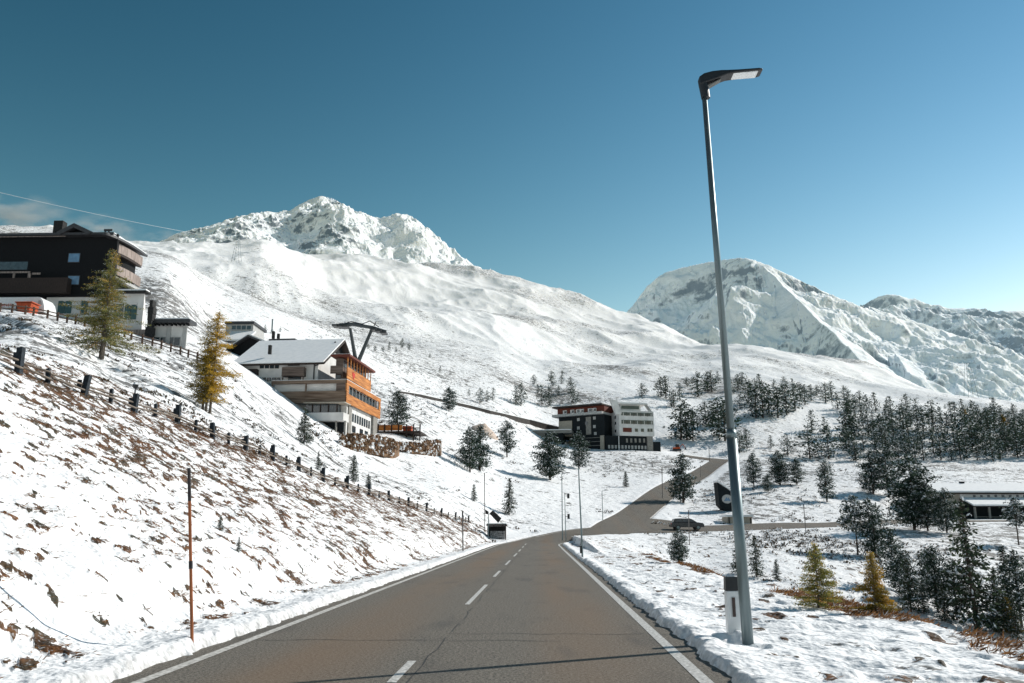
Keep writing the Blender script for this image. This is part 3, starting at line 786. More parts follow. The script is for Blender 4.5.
def tree_mesh(name, label, cat, seed, H, W, t0, prof, nb, leaf, step, spread, droop, m, bark, snowp=.25, trunk_r=.16, stems=1, jit=.25, gold=None, show_branch=True, rise=0.0, sub=1.0, dens=1.0):
    R = np.random.default_rng(seed)
    root = empty(name, (0, 0, 0), 0, label, cat)
    tv = MB(); C = []; D = []; TT = []; HT = []
    for s_ in range(stems):
        ox = 0.0 if s_ == 0 else R.uniform(-.9, .9); oy = 0.0 if s_ == 0 else R.uniform(-.7, .7)
        Hs = H if s_ == 0 else H * R.uniform(.6, .85)
        nseg = 8; pts = []
        lean = R.normal(0, .012, 2)
        for i in range(nseg + 1):
            t = i / nseg; pts.append((ox + lean[0] * Hs * t + R.normal(0, .02), oy + lean[1] * Hs * t + R.normal(0, .02), Hs * t - (0.5 if i == 0 else 0)))
        for i in range(nseg):
            ra = trunk_r * (1 - i / nseg) ** .8 + .012; rb = trunk_r * (1 - (i + 1) / nseg) ** .8 + .012
            tv.tube(pts[i], pts[i + 1], ra, rb, 7, False)
        n = int(nb * (1 if s_ == 0 else .55))
        for b in range(n):
            t = t0 + (1 - t0) * ((b + R.uniform(0, 1)) / n) ** .95
            u = (t - t0) / (1 - t0)
            Lb = W * prof(u) * R.uniform(1 - jit, 1 + jit * .8) * (1 if s_ == 0 else .7) + .06
            a = R.uniform(0, 2 * math.pi)
            z = t * Hs; cx = ox + lean[0] * z; cy = oy + lean[1] * z
            dirx, diry = math.cos(a), math.sin(a)
            m_ = max(2, int(Lb / step)); ss = np.linspace(.22, 1.0, m_)
            zz = z + rise * Lb * ss + (-droop * Lb * ss ** 1.5 + (droop * .45) * Lb * ss ** 3)
            cc = np.stack([cx + dirx * Lb * ss, cy + diry * Lb * ss, zz], 1)
            if show_branch:
                q = [(cx, cy, z)] + [tuple(c) for c in cc[[m_ // 2, m_ - 1]]]
                tv.tube(q[0], q[1], .022 * sub + trunk_r * .10, .016 * sub, 4, False); tv.tube(q[1], q[2], .016 * sub, .006, 4, False)
            k = max(2, int(3 * spread / step * .9 * dens))
            for j in range(k):
                off = R.normal(0, 1, (m_, 3)) * spread * np.array([1, 1, .55]) * (0.45 + 0.75 * (1 - np.abs(ss - .6)))[:, None]
                C.append(cc + off)
                dd = np.stack([np.full(m_, dirx), np.full(m_, diry), np.full(m_, -.15)], 1) + R.normal(0, .65, (m_, 3)); D.append(dd)
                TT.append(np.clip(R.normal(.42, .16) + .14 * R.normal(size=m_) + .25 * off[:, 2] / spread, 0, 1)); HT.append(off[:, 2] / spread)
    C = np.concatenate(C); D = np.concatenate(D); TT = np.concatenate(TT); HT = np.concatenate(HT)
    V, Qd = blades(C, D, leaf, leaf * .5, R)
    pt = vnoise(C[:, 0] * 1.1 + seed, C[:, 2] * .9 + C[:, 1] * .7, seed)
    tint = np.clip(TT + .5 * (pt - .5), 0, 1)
    if gold is not None: tint = np.clip(gold(C, tint, R), 0, 1)
    sn = (R.uniform(size=len(C)) < np.clip(snowp * (1 + 1.3 * HT) * (0.5 + 1.1 * pt), 0, 1)) * R.uniform(.45, 1.0, len(C))
    tv.build("trunk", bark, root, smooth=True)
    fast_mesh("crown", V, Qd, m, root, attrs={"tint": np.repeat(tint, 4), "snow": np.repeat(sn, 4)})
    return root

arolla = lambda u: (math.sin(math.pi * min(1, (u * .93 + .10)) ** .85) ** .62) * (1.0 if u < .9 else 1.0)
cone = lambda u: (1 - u) ** .85 * (1 - .35 * math.exp(-u * 14))
slim = lambda u: (1 - u) ** .55 * .75 + .12
oval = lambda u: (1 - u) ** .55 * (.6 + .4 * min(1, u * 4)) * (.8 + .2 * math.sin(u * 23))
loose = lambda u: (1 - u) ** .75 * (.72 + .28 * math.sin(u * 21))
HIDE = (0, -400, -60)
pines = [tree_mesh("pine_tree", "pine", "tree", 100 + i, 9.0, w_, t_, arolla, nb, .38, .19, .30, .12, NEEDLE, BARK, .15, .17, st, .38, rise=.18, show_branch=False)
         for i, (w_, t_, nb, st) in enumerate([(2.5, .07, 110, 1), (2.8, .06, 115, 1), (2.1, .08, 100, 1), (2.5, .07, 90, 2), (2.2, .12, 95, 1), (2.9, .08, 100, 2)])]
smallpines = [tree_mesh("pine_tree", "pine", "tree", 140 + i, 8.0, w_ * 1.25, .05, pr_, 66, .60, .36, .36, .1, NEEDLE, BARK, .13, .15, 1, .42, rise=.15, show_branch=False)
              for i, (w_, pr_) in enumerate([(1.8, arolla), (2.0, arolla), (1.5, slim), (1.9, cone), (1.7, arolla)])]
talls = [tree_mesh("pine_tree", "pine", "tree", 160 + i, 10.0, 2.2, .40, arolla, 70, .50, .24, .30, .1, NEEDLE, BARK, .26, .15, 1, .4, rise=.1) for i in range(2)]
spruces = [tree_mesh("spruce_tree", "spruce", "tree", 180 + i, 9.0, w_, .05, pr_, nb, .38, .19, .20, .32, SPRUCE, BARK, .13, .15, 1, .25)
           for i, (w_, pr_, nb) in enumerate([(2.6, cone, 170), (2.1, cone, 150), (2.1, slim, 160)])]
g_green = lambda C, t, R: t * .75 + .08 + .30 * (vnoise(C[:, 0] * 1.2 + 5, C[:, 2] * .8, 66) > .60) * R.uniform(.3, 1.2, len(t))
g_gold = lambda C, t, R: t * .55 + .45 * sstep(-.9, .5, C[:, 0] + 1.2 * (vnoise(C[:, 0] * 1.5, C[:, 2] * 1.1, 67) - .5)) * R.uniform(.55, 1.2, len(t))
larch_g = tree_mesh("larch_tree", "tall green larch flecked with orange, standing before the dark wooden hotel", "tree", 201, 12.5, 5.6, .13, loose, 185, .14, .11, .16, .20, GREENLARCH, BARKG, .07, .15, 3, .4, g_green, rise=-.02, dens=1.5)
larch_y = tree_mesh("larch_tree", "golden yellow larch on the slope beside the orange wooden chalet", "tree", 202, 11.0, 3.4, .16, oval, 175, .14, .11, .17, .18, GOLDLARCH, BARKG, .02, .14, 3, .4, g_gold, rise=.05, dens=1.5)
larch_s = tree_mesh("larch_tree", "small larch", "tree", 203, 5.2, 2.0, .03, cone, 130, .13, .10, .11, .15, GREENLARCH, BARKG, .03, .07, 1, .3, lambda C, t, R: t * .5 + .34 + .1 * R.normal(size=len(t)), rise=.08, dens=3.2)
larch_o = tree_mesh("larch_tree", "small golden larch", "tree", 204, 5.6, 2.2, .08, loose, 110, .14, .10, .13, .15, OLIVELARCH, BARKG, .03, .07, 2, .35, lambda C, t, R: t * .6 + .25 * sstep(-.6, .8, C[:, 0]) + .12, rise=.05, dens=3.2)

used = set()
def plant(proto, px, py, h, label=None, group=None, H0=9.0, wide=1.0, loc=None):
    q = ground_at(px, py) if loc is None else loc
    if q is None: print("no ground", px, py); return None
    s = h / ppm(q[1]) / H0
    key = proto.name
    if key not in used:
        used.add(key); o = proto; o.location = tuple(q); o.rotation_euler.z = random.uniform(0, 6.28); o.scale = (s * wide, s * wide, s)
    else: o = dup(proto, q, random.uniform(0, 6.28), (s * wide, s * wide, s))
    o.location.z -= 0.05
    if label: o["label"] = label
    if group: o["group"] = group
    elif "group" in o.keys(): del o["group"]
    return o

for o_, (px, py, h) in ((larch_g, (100, 358, 122)), (larch_y, (210, 413, 110))):
    q = ground_at(px, py); s = h / ppm(q[1]) / (12.5 if o_ is larch_g else 11.0)
    print("larch at", q, s)
    o_.location = tuple(q); o_.scale = (s, s, s); o_.location.z -= .1; o_.rotation_euler.z = 0
used.add(larch_g.name); used.add(larch_y.name)

K = lambda lst, i: lst[i % len(lst)]
singles = [
 (pines, 397, 429, 41, "snow flecked pine right of the orange chalet, beside its wooden terrace"),
 (pines, 449, 411, 25, "lone pine in front of the dark guard wall, left end"),
 (pines, 470, 472, 46, "left one of two pines standing close together below the sand heap"),
 (pines, 480, 471, 47, "right one of two pines standing close together below the sand heap"),
 (pines, 507, 457, 37, "pine just right of the pale sand heap, left of the flat roofed building"),
 (pines, 550, 480, 50, "broad snowy pine in front of the flat roofed building"),
 (pines, 579, 469, 38, "snowy pine behind the tall street lamp, below the dark hotel wing"),
 (spruces, 509, 515, 37, "slim dark spruce on the open slope above the road end"),
 (spruces, 626, 487, 16, "tiny lone spruce on the snow slope under the white hotel"),
 (pines, 683, 503, 49, "large pine beside the climbing hill road"),
 (pines, 754, 487, 34, "pine just right of the lamp post, above the valley road"),
 (pines, 780, 485, 34, "tallest pine of the trio between the lamp post and the round lone pine"),
 (pines, 797, 485, 27, "slender pine, rightmost of the trio above the valley road"),
 (pines, 768, 492, 18, "low bushy pine left in the trio above the valley road"),
 (pines, 827, 502, 41, "rounded lone pine in the middle of the snow field above the valley road"),
 (pines, 873, 494, 44, "left of two dark pines left of the long low building"),
 (pines, 889, 497, 50, "right of two dark pines left of the long low building"),
 (pines, 915, 530, 74, "tallest pine in front of the long low building"),
 (pines, 928, 531, 50, "broad pine leaning on the tallest one before the low building"),
 (pines, 947, 533, 43, "pine with open stem right in front of the low building's gable"),
 (talls, 858, 555, 58, "slender pine with a long bare stem at the gully edge"),
 (pines, 872, 556, 56, "dense pine right of the bare stemmed pine"),
 (talls, 1019, 545, 46, "bare stemmed pine at the right edge before the lean-to shed"),
 (pines, 679, 563, 33, "bushy pine at the edge of the shoulder left of the lamp post"),
 (spruces, 739, 574, 36, "young spruce hidden partly by the lamp post"),
 (spruces, 757, 577, 40, "young spruce just right of the lamp post"),
 (spruces, 777, 580, 20, "smallest young spruce right of the lamp post"),
 (spruces, 304, 444, 38, "snow covered spruce on the slope under the chalet"),
 (pines, 895, 588, 56, "dark pine rising behind the small golden larch"),
 (spruces, 911, 612, 52, "dark spruce at the gully rim right of the golden larch"),
 (pines, 938, 612, 62, "thick dark pine in the right foreground thicket, left side"),
 (spruces, 977, 630, 122, "tallest dark green spruce in the right foreground thicket"),
 (pines, 957, 620, 56, "round dark pine hugging the tallest foreground spruce from the left"),
 (spruces, 1000, 634, 62, "grey green spruce at the bottom of the right thicket"),
 (pines, 1022, 628, 72, "dark pine cut by the right edge of the picture"),
 (spruces, 924, 614, 26, "low young spruce at the foot of the right thicket"),
 (pines, 906, 600, 46, "dark pine filling the gap left of the right foreground thicket"),
 (spruces, 1010, 616, 66, "narrow spruce near the right edge inside the thicket"),
 (pines, 930, 596, 44, "pine further back behind the left side of the thicket"),
 (spruces, 945, 622, 36, "small spruce at the front of the thicket, left of the tallest"),
 (spruces, 1018, 640, 40, "bushy young spruce in the bottom right corner of the thicket"),
 (spruces, 353, 482, 28, "small slim spruce behind the fence, left of two"),
 (spruces, 353 + 15, 488, 15, "very small spruce behind the fence, lower down"),
 (spruces, 318, 470, 20, "small spruce behind the bank fence under the chalet wall"),
 (spruces, 474, 501, 17, "thin sapling spruce on the slope above the fence end"),
 (spruces, 220, 530, 16, "little dark spruce sapling on the grassy bank"),
 (spruces, 238, 552, 17, "little spruce sapling low on the grassy bank"),
]
for i, (lst, px, py, h, lab) in enumerate(singles):
    plant(K(lst, i), px, py, h, lab, H0={id(pines): 9., id(talls): 10., id(spruces): 9.}[id(lst)])
plant(larch_s, 819, 608, 63, "small yellow green larch alone on the edge of the shoulder", H0=5.2)
plant(larch_o, 876, 612, 58, "small golden larch in front of dark pines in the gully", H0=5.6)
plant(larch_o, 1010, 634, 34, "low yellowish larch bush at the bottom right of the thicket", H0=5.6)
hk = [(480,403,16),(487,402,12),(493,400,13),(516,405,20),(521,406,23),(534,385,11),(552,387,17),(562,384,14),(542,406,22),(549,407,21),(571,394,18),(573,404,17),(578,402,10),
      (469,396,8),(538,393,9),(558,396,12)]
for i, (px, py, h) in enumerate(hk):
    plant(K(smallpines, i), px, py, h, "small snowy pine in the loose row behind the guard wall above the hotel", "pines behind the guard wall", H0=8.)
mid = [(642,397,12),(661,397,18),(666,399,20),(672,407,10),(680,401,16),(687,387,9),(698,397,22),(708,392,18),(712,392,19),(718,381,9),(681,440,30),(687,440,34),(693,441,26),(706,427,22),(713,427,23),(719,437,33),
       (725,441,36),(674,408,16),(740,409,13),(738,391,15),(743,389,15),(749,403,19),(760,391,15),(755,392,12),(756,418,28),(763,418,31),(769,413,24),(778,418,27),(787,415,27),(795,411,24),(805,405,18),(811,401,14),
       (774,392,11),(785,389,11),(793,392,12),(817,395,9),(826,403,18),(832,401,17),(844,399,12),(849,413,19),(740,453,19),(747,449,17),(771,448,11),(788,456,19),(812,432,19),(810,459,28),(829,459,28),
       (851,438,30),(856,461,15),(825,434,15),(800,396,12),(731,395,14),(752,406,20),(784,404,18),(838,410,15),(730,420,18)]
for i, (px, py, h) in enumerate(mid):
    plant(K(smallpines, i * 3 + 1), px, py, h * 1.18, "snow dusted pine in the open wood between the white hotel and the dense wood", "pines of the open wood", H0=8., wide=1.25)
R_ = random.Random(5); cnt = 0; placed = []
while cnt < 108:
    px = R_.uniform(846, 1050); lo = np.interp(px, [846, 870, 900, 930, 950, 1000, 1050], [410, 405, 411, 420, 412, 420, 424]); py = lo + (462 - lo) * R_.random() ** .8
    if R_.random() < .35 * sstep(440, 462, py): continue
    if any(abs(px - a) < 5.5 and abs(py - b) < 6.5 for a, b in placed): continue
    placed.append((px, py))
    h = R_.uniform(17, 34) * (.72 + .28 * sstep(405, 440, py))
    plant(K(smallpines, cnt * 2 + 1), px, py, h, "snow dusted pine in the dense dark wood above the long low building", "pines of the dense wood", H0=8., wide=1.08); cnt += 1
for px, py, h, lab in ((966, 424, 15, "orange tinged larch inside the dense dark wood, left one"), (1004, 430, 16, "orange tinged larch inside the dense dark wood, right one")):
    plant(larch_o, px, py, h, lab, H0=5.6)
for i, (px, py, h) in enumerate([(945, 409, 5), (950, 407, 6), (955, 410, 5), (932, 411, 4), (368, 349, 6), (375, 351, 6), (383, 352, 7), (389, 350, 9), (396, 352, 6), (402, 348, 10), (409, 350, 8), (430, 358, 5), (440, 372, 7), (265, 330, 6), (272, 334, 6), (280, 332, 5)]):
    plant(K(smallpines, i), px, py, h, "tiny dark pine on the open ski slope far behind the chalet" if px < 600 else "tiny dark pine standing on the crest above the dense wood",
          "tiny pines on the far slope" if px < 600 else "tiny pines on the crest", H0=8.)
# prototypes that were never planted
for pr in pines + smallpines + talls + spruces + [larch_s, larch_o]:
    if pr.name not in used:
        for ch in list(pr.children): bpy.data.objects.remove(ch)
        bpy.data.objects.remove(pr)

# ------------------------------------------------------------------ scrub (stuff): low brush breaking through the snow
def scatter_pixels(n, rows, seed, rmin=20):
    """many view-independent ground points, denser where a density map says"""
    pass
def scrub(name, n, rect, dens, size, m, label, seed, tint=(0, 1), snowp=.2, blade=.22, maxd=1e9):
    R = np.random.default_rng(seed)
    u = R.uniform(rect[0], rect[1], n * 6); r = np.exp(R.uniform(math.log(rect[2]), math.log(rect[3]), n * 6))
    X = r * np.sin(u); Y = r * np.cos(u)
    p = dens(X, Y); ok = R.uniform(size=len(X)) < p; X = X[ok][:n]; Y = Y[ok][:n]
    zz, e = terrain_z(X, Y, True); ok = e > 1.2; X = X[ok]; Y = Y[ok]; Z = zz[ok]
    k = 12; s = size * R.uniform(.5, 1.5, len(X))
    C = np.repeat(np.stack([X, Y, Z], 1), k, 0); S = np.repeat(s, k)[:, None]
    O = R.normal(0, 1, (len(C), 3)) * np.array([.45, .45, .22]); O[:, 2] = np.abs(O[:, 2]) + .02
    D = R.normal(0, 1, (len(C), 3)) * np.array([.6, .6, .4]); D[:, 2] = np.abs(D[:, 2]) + .5
    C = C + O * S
    V, Qd = blades(C, D, blade, blade * .45, R)
    V = (V.reshape(-1, 4, 3) - C[:, None]) * S[:, None] / size + C[:, None]
    o = fast_mesh(name, V.reshape(-1, 3), Qd, m, attrs={"tint": np.repeat(R.uniform(*tint, len(C)), 4), "snow": np.repeat((R.uniform(size=len(C)) < snowp) * .9, 4)})
    return tag(o, label, "scrub", kind="stuff")
HEATH = leaf_mat("heath", (0.030, 0.028, 0.022), (0.11, 0.075, 0.04))
a_of = lambda px: math.atan2(P(px, 528, 100)[0], 100)
d_mid = lambda X, Y: np.clip((fbm(X / 16, Y / 16, 3, 701) - .50) * 5, 0, 1)
scrub("dwarf_shrubs", 3000, (a_of(300), a_of(1060), 100, 330), d_mid, .5, HEATH, "low dark brush poking through the snow on the middle slopes", 1, blade=.3, snowp=.35)
scrub("hillside_heather", 2600, (a_of(-60), a_of(430), 32, 110), lambda X, Y: (X < fence_x(Y)) * np.clip(.03 + (fbm(X / 5, Y / 5, 3, 703) - .56) * 3, 0, .6) * sstep(30, 60, Y), .22, HEATH, "brown heather tufts between the bank fence and the hotels", 2, blade=.16)
scrub("gully_brush", 700, (a_of(640), a_of(1100), 45, 135), lambda X, Y: (X > 9) * np.clip((fbm(X / 8, Y / 8, 3, 705) - .58) * 4, 0, 1), .4, HEATH, "dark brush on the snowy sides of the gully", 3, blade=.26, snowp=.35)

# dry grass tufts on the bare patches of the bank and on the shoulder
def tufts(name, mask, n, seed, label, hmin, hmax, m):
    R = np.random.default_rng(seed)
    cand = np.argwhere(mask.ravel() > .5).ravel()
    rg_ = np.hypot(GX, GY).ravel()[cand]
    w_ = rg_ ** 2; w_ /= w_.sum()
    pick = R.choice(cand, n, p=w_)
    X = GX.ravel()[pick] + R.normal(0, .05, n); Y = GY.ravel()[pick] + R.normal(0, .1, n); Z = terrain_z(X, Y)
    k = 9
    B = np.repeat(np.stack([X, Y, Z], 1), k, 0) + R.normal(0, .07, (n * k, 3)) * np.array([1, 1, .1])
    D = R.normal(0, .5, (n * k, 3)); D[:, 0] += .9; D[:, 1] += .3; D[:, 2] = np.abs(D[:, 2]) * .8 - .10 * (X[0] < 0)
    D /= np.linalg.norm(D, axis=1)[:, None]; h = R.uniform(hmin, hmax, n * k)[:, None]
    V, Qd = blades(B + D * h * .42, D, 1.0, .1, R)
    V = V.reshape(-1, 4, 3); c = (B + D * h * .42)[:, None]; V = (V - c) * h[:, None] * np.array([1, 1, 1]) + c
    o = fast_mesh(name, V.reshape(-1, 3), Qd, m, attrs={"tint": np.repeat(np.clip(R.normal(.55, .28, n * k), 0, 1), 4), "snow": np.repeat((R.uniform(size=n * k) < .06) * .8, 4)})
    return tag(o, label, "grass", kind="stuff")
DRY = leaf_mat("dry_grass", (0.060, 0.032, 0.018), (0.42, 0.20, 0.07), third=(0.20, 0.095, 0.04))
bm_ = bare_bank * (GE > 1) * (np.abs(np.degrees(AZ)) < 36)
tufts("dry_grass", bm_, 32000, 11, "rusty dry grass lying through the snow on the road bank", .04, .13, DRY)
sm_ = rsn * (np.abs(np.degrees(AZ)) < 36) * (GX < 14) 
tufts("shoulder_grass", sm_, 2200, 12, "short brown grass showing through the snow on the right shoulder", .04, .11, DRY)
# reddish rough grass along the shoulder rim
rim_ = (np.abs(GX - 7.6) < 1.3) * (GY > 6) * (GY < 60) * (fbm(GX / 1.2, GY / 4.0, 2, 801) > .60) * (np.abs(np.degrees(AZ)) < 36)
tufts("rim_grass", rim_, 2600, 13, "rusty tall grass along the rim of the right shoulder", .08, .24, DRY)
# ------------------------------------------------------------------ frames for buildings: local x right, y away, z up
class Frame:
    def __init__(s, px, py, Y, yaw):
        s.O = P(px, py, Y); s.t = math.radians(yaw)
        s.ex = np.array([math.cos(s.t), math.sin(s.t), 0]); s.ey = np.array([-math.sin(s.t), math.cos(s.t), 0])
    def front(s, px, py, y=0.0):
        d = ray(px, py); q0 = s.O + s.ey * y; k = np.dot(q0 - CAM, s.ey) / np.dot(d, s.ey); q = CAM + d * k - s.O
        return float(np.dot(q, s.ex)), float(q[2])
    def side(s, px, py, x=0.0):
        d = ray(px, py); q0 = s.O + s.ex * x; k = np.dot(q0 - CAM, s.ex) / np.dot(d, s.ex); q = CAM + d * k - s.O
        return float(np.dot(q, s.ey)), float(q[2])
    def fb(s, mb, px0, py0, px1, py1, y0, y1):
        """box whose front face (local y = y0) covers the given pixel rectangle"""
        x0, z1 = s.front(px0, py0, y0); x1, z0 = s.front(px1, py1, y0)
        _, z1b = s.front(px1, py0, y0); _, z0b = s.front(px0, py1, y0)
        mb.box(x0, x1, y0, y1, (z0 + z0b) / 2, (z1 + z1b) / 2); return (x0, x1, (z0 + z0b) / 2, (z1 + z1b) / 2)
    def root(s, name, label, cat, group=None): return empty(name, s.O, s.t, label, cat, group)

GLASS = mat("window_glass", (0.030, 0.045, 0.055), 0.12, 0.3, 2.0, spec=0.8)
GLASSB = mat("blue_window_glass", (0.10, 0.20, 0.32), 0.15, 0.2, 2.0, spec=0.8)
DARKWOOD = mat("dark_stained_wood", (0.0055, 0.0065, 0.008), 0.9, 0.4, 6, bump=0.3, stretch=(4, 4, .4))
BROWNDARK = mat("brown_wood", (0.035, 0.024, 0.020), 0.7, 0.4, 6, bump=0.3, stretch=(4, 4, .4))
GREYWOOD = mat("weathered_wood", (0.120, 0.090, 0.075), 0.8, 0.55, 1.0, bump=0.3, stretch=(.4, .4, 5))
GREYWOOD2 = mat("pale_weathered_wood", (0.27, 0.22, 0.195), 0.8, 0.5, 1.3, bump=0.3, stretch=(5, 5, .4), detail=8)
ORANGE = mat("orange_larch_boards", (0.42, 0.125, 0.022), 0.6, 0.45, .8, bump=0.2, stretch=(.35, .35, 6), col2=(0.66, 0.27, 0.07), detail=9)
BROWNBAND = mat("aged_boards", (0.16, 0.095, 0.060), 0.75, 0.5, .9, bump=0.2, stretch=(.3, .3, 5), col2=(0.27, 0.20, 0.15))
PLASTER = mat("white_plaster", (0.66, 0.65, 0.63), 0.85, 0.14, .5, col2=(0.76, 0.75, 0.73), bump=0.1)
PLASTERG = mat("grey_plaster", (0.42, 0.42, 0.41), 0.85, 0.10, 1.5, bump=0.1)
CONC = mat("concrete", (0.25, 0.24, 0.22), 0.85, 0.2, 2.5, bump=0.15)
CONCB = mat("beige_render", (0.40, 0.36, 0.30), 0.85, 0.12, 2.5)
DARKCLAD = mat("dark_cladding", (0.009, 0.013, 0.016), 0.7, 0.3, 2.5, spec=.2)
REDBROWN = mat("red_brown_cladding", (0.13, 0.035, 0.022), 0.7, 0.3, 4, stretch=(5, 5, .6))
GREENSH = mat("teal_shutter_paint", (0.04, 0.10, 0.105), 0.5, 0.15, 5)
STONE = mat("dark_stone", (0.028, 0.028, 0.028), 0.9, 0.4, 6, bump=0.6)
ROOFSNOW = mat("roof_snow", (0.86, 0.87, 0.88), 0.8, 0.04, 1.5, bump=0.4, col2=(0.92, 0.92, 0.92))
ROOFEDGE = mat("roof_edge_metal", (0.035, 0.035, 0.038), 0.5, 0.2, 4, spec=.5)
ZINC = mat("galvanised_steel", (0.17, 0.215, 0.225), 0.42, 0.12, 6, metal=0.65, spec=.5, stretch=(1, 1, .2))
BLACKP = mat("black_plastic", (0.012, 0.014, 0.017), 0.45, 0.15, 8, spec=.5)
WHITEP = mat("white_plastic", (0.72, 0.73, 0.73), 0.4, 0.05, 5, spec=.5, col2=(0.78, 0.79, 0.79))
REDP = mat("red_paint", (0.50, 0.030, 0.018), 0.45, 0.15, 5)
RUSTRED = mat("worn_red_steel", (0.42, 0.075, 0.025), 0.6, 0.3, 4)
POSTDARK = mat("dark_fence_timber", (0.020, 0.028, 0.036), 0.8, 0.4, 9, bump=.4)
RAILWOOD = mat("grey_fence_rail", (0.20, 0.165, 0.135), 0.85, 0.4, 7, bump=.4, stretch=(1, .2, 1))
WOODFENCE = mat("brown_fence_timber", (0.10, 0.065, 0.048), 0.85, 0.4, 7, bump=.4)

# ---------------------------------------------------------------- dark hotel at the left
F = Frame(147, 334, 97, 0)
r = F.root("hotel", "dark wooden hotel with a white ground floor and a rounded balcony tower", "hotel")
gz = F.front(147, 345)[1] - 4
w_ = MB(); x0, zz1 = F.front(-70, 236, 0); x1, zz0 = F.front(112, 296, 0)
w_.prism([(x0, 0), (x1, 0), (x1 - 1.6, 5.2), (x1 - 7, 14), (x0, 14)], 'z', zz0, zz1); w_.build("timber_storeys", DARKWOOD, r)
w_ = MB(); x0, _ = F.front(46.5, 300, .35); x1, zt = F.front(145, 291, .35); w_.prism([(x0, .35), (x1, .35), (x1 - 6, 13.5), (x0, 13.5)], "z", gz, zt)
x00, _ = F.front(-70, 300, 2.5); w_.box(x00, x0 - .003, 2.5, 13.0, gz, zt - .15); w_.build("ground_floor_wall", PLASTER, r)
# gable roof line with a cross gable
rf = MB(); xa, ze = F.front(-72, 235.5, -.9); xb, _ = F.front(113.5, 236, -.9)
rf.prism([(xa, -.95), (xb, -.95), (xb - 2.6, 4.6), (xb - 9.4, 14.6), (xa, 14.6)], 'z', ze - .12, ze + .16)
gx0, gz0 = F.front(57, 236, -.9); gx1, gz1 = F.front(75, 224.5, -.9); gx2, _ = F.front(93, 236, -.9)
rf.prism([(gx0, ze + .16), (gx1, gz1 + .1), (gx2, ze + .16), (gx2 - .5, ze - .12), (gx1, gz1 - .45), (gx0 + .5, ze - .12)], 'y', -1.15, 10)
rf.build("roof", ROOFEDGE, r)
gf = MB(); gf.prism([(gx0 + .4, ze - .1), (gx1, gz1 - .4), (gx2 - .4, ze - .1)], 'y', 0.02, 9.8); gf.build("gable_wall", DARKWOOD, r)
sn = MB(); sn.box(xa, gx0 - .05, -.6, 14.3, ze + .165, ze + .25); sn.box(gx2 + .05, xb - .1, -.6, 3.6, ze + .165, ze + .25); sn.build("roof_snow", ROOFSNOW, r)
tr = MB(); tr.box(xa, gx0 + 1.1, -1.02, -.96, ze - .36, ze - .28); tr.build("gutter", GREYWOOD2, r)
ch = MB(); F.fb(ch, 54, 220.5, 61, 238, 4.0, 5.0); o = ch.build("chimney", STONE, r)
for (a, b, c, d_) in ((68.6, 253, 79.5, 262.5), (68, 275.5, 79, 285)):
    m_ = MB(); b_ = F.fb(m_, a, b, c, d_, -.05, .05); wo = m_.build("window", ROOFEDGE, r)
    g2 = MB(); g2.box(b_[0] + .08, b_[1] - .08, -.075, -.052, b_[2] + .08, b_[3] - .08); g2.build("pane", GLASSB, wo)
# recessed balcony with pale rail
m_ = MB(); b_ = F.fb(m_, -20, 271.5, 29.5, 273, -.9, -.75); F.fb(m_, 28, 273.2, 29.5, 280, -.9, -.75); F.fb(m_, 13, 273.2, 14, 280, -.9, -.8); F.fb(m_, 32, 272.6, 40, 274.5, -.9, -.8); m_.build("balcony_rail", GREYWOOD2, r)
m_ = MB(); F.fb(m_, -60, 278, 66, 293, -1.0, -.02); m_.build("balcony_front", BROWNDARK, r)
m_ = MB(); F.fb(m_, -60, 262, 27, 270, -.03, .1); m_.build("window", GLASS, r)
# shutters and arched windows of the white floor
def shutter(px0, py0, px1, py1, y=.35):
    x0, z1 = F.front(px0, py0, y); x1, z0 = F.front(px1, py1, y); n = 6; hw = (x1 - x0) / 2
    pts = [(x0, z0), (x1, z0)]
    for i in range(n + 1):
        t = i / n; pts.append((x1 - (x1 - x0) * t, z1 - .18 + .18 * math.sin(math.pi * (.5 * t + (.5 if px0 > (px0 + px1) else 0)))))
    return pts
for (a, b, c, d_) in ((59, 301, 64, 313.5), (66, 301, 71, 313.5), (115, 304, 119, 318), (125.5, 305, 129.8, 319.5), (132, 305, 136, 319.5), (76 + 6, 301, 87, 313.5)):
    m_ = MB(); x0, z1 = F.front(a, b, .35); x1, z0 = F.front(c, d_, .35)
    m_.prism([(x0, z0), (x1, z0), (x1, z1 - .12), (x0 + (x1 - x0) * .6, z1), (x0, z1 - .02)], 'y', .25, .345)
    m_.build("shutter", GREENSH, r)
for (a, b, c, d_) in ((119.2, 304, 122.5, 318), (129.9, 306, 131.9, 319)):
    m_ = MB(); F.fb(m_, a, b, c, d_, .30, .345); m_.build("window", GLASS, r)
m_ = MB(); F.fb(m_, 125, 303.0, 137, 304.4, .22, .345); m_.build("window_sill", PLASTER, r)
# terrace slab over the white floor, right part, with snow
m_ = MB(); F.fb(m_, 113, 290.5, 146.5, 292.0, -.4, .8); m_.build("terrace_slab", STONE, r)
m_ = MB(); F.fb(m_, 114, 289.0, 146, 290.4, -.3, .7); m_.build("terrace_snow", ROOFSNOW, r)
m_ = MB(); F.fb(m_, 122, 329.5, 146, 337, -.1, .33); m_.build("plinth", GREYWOOD2, r)
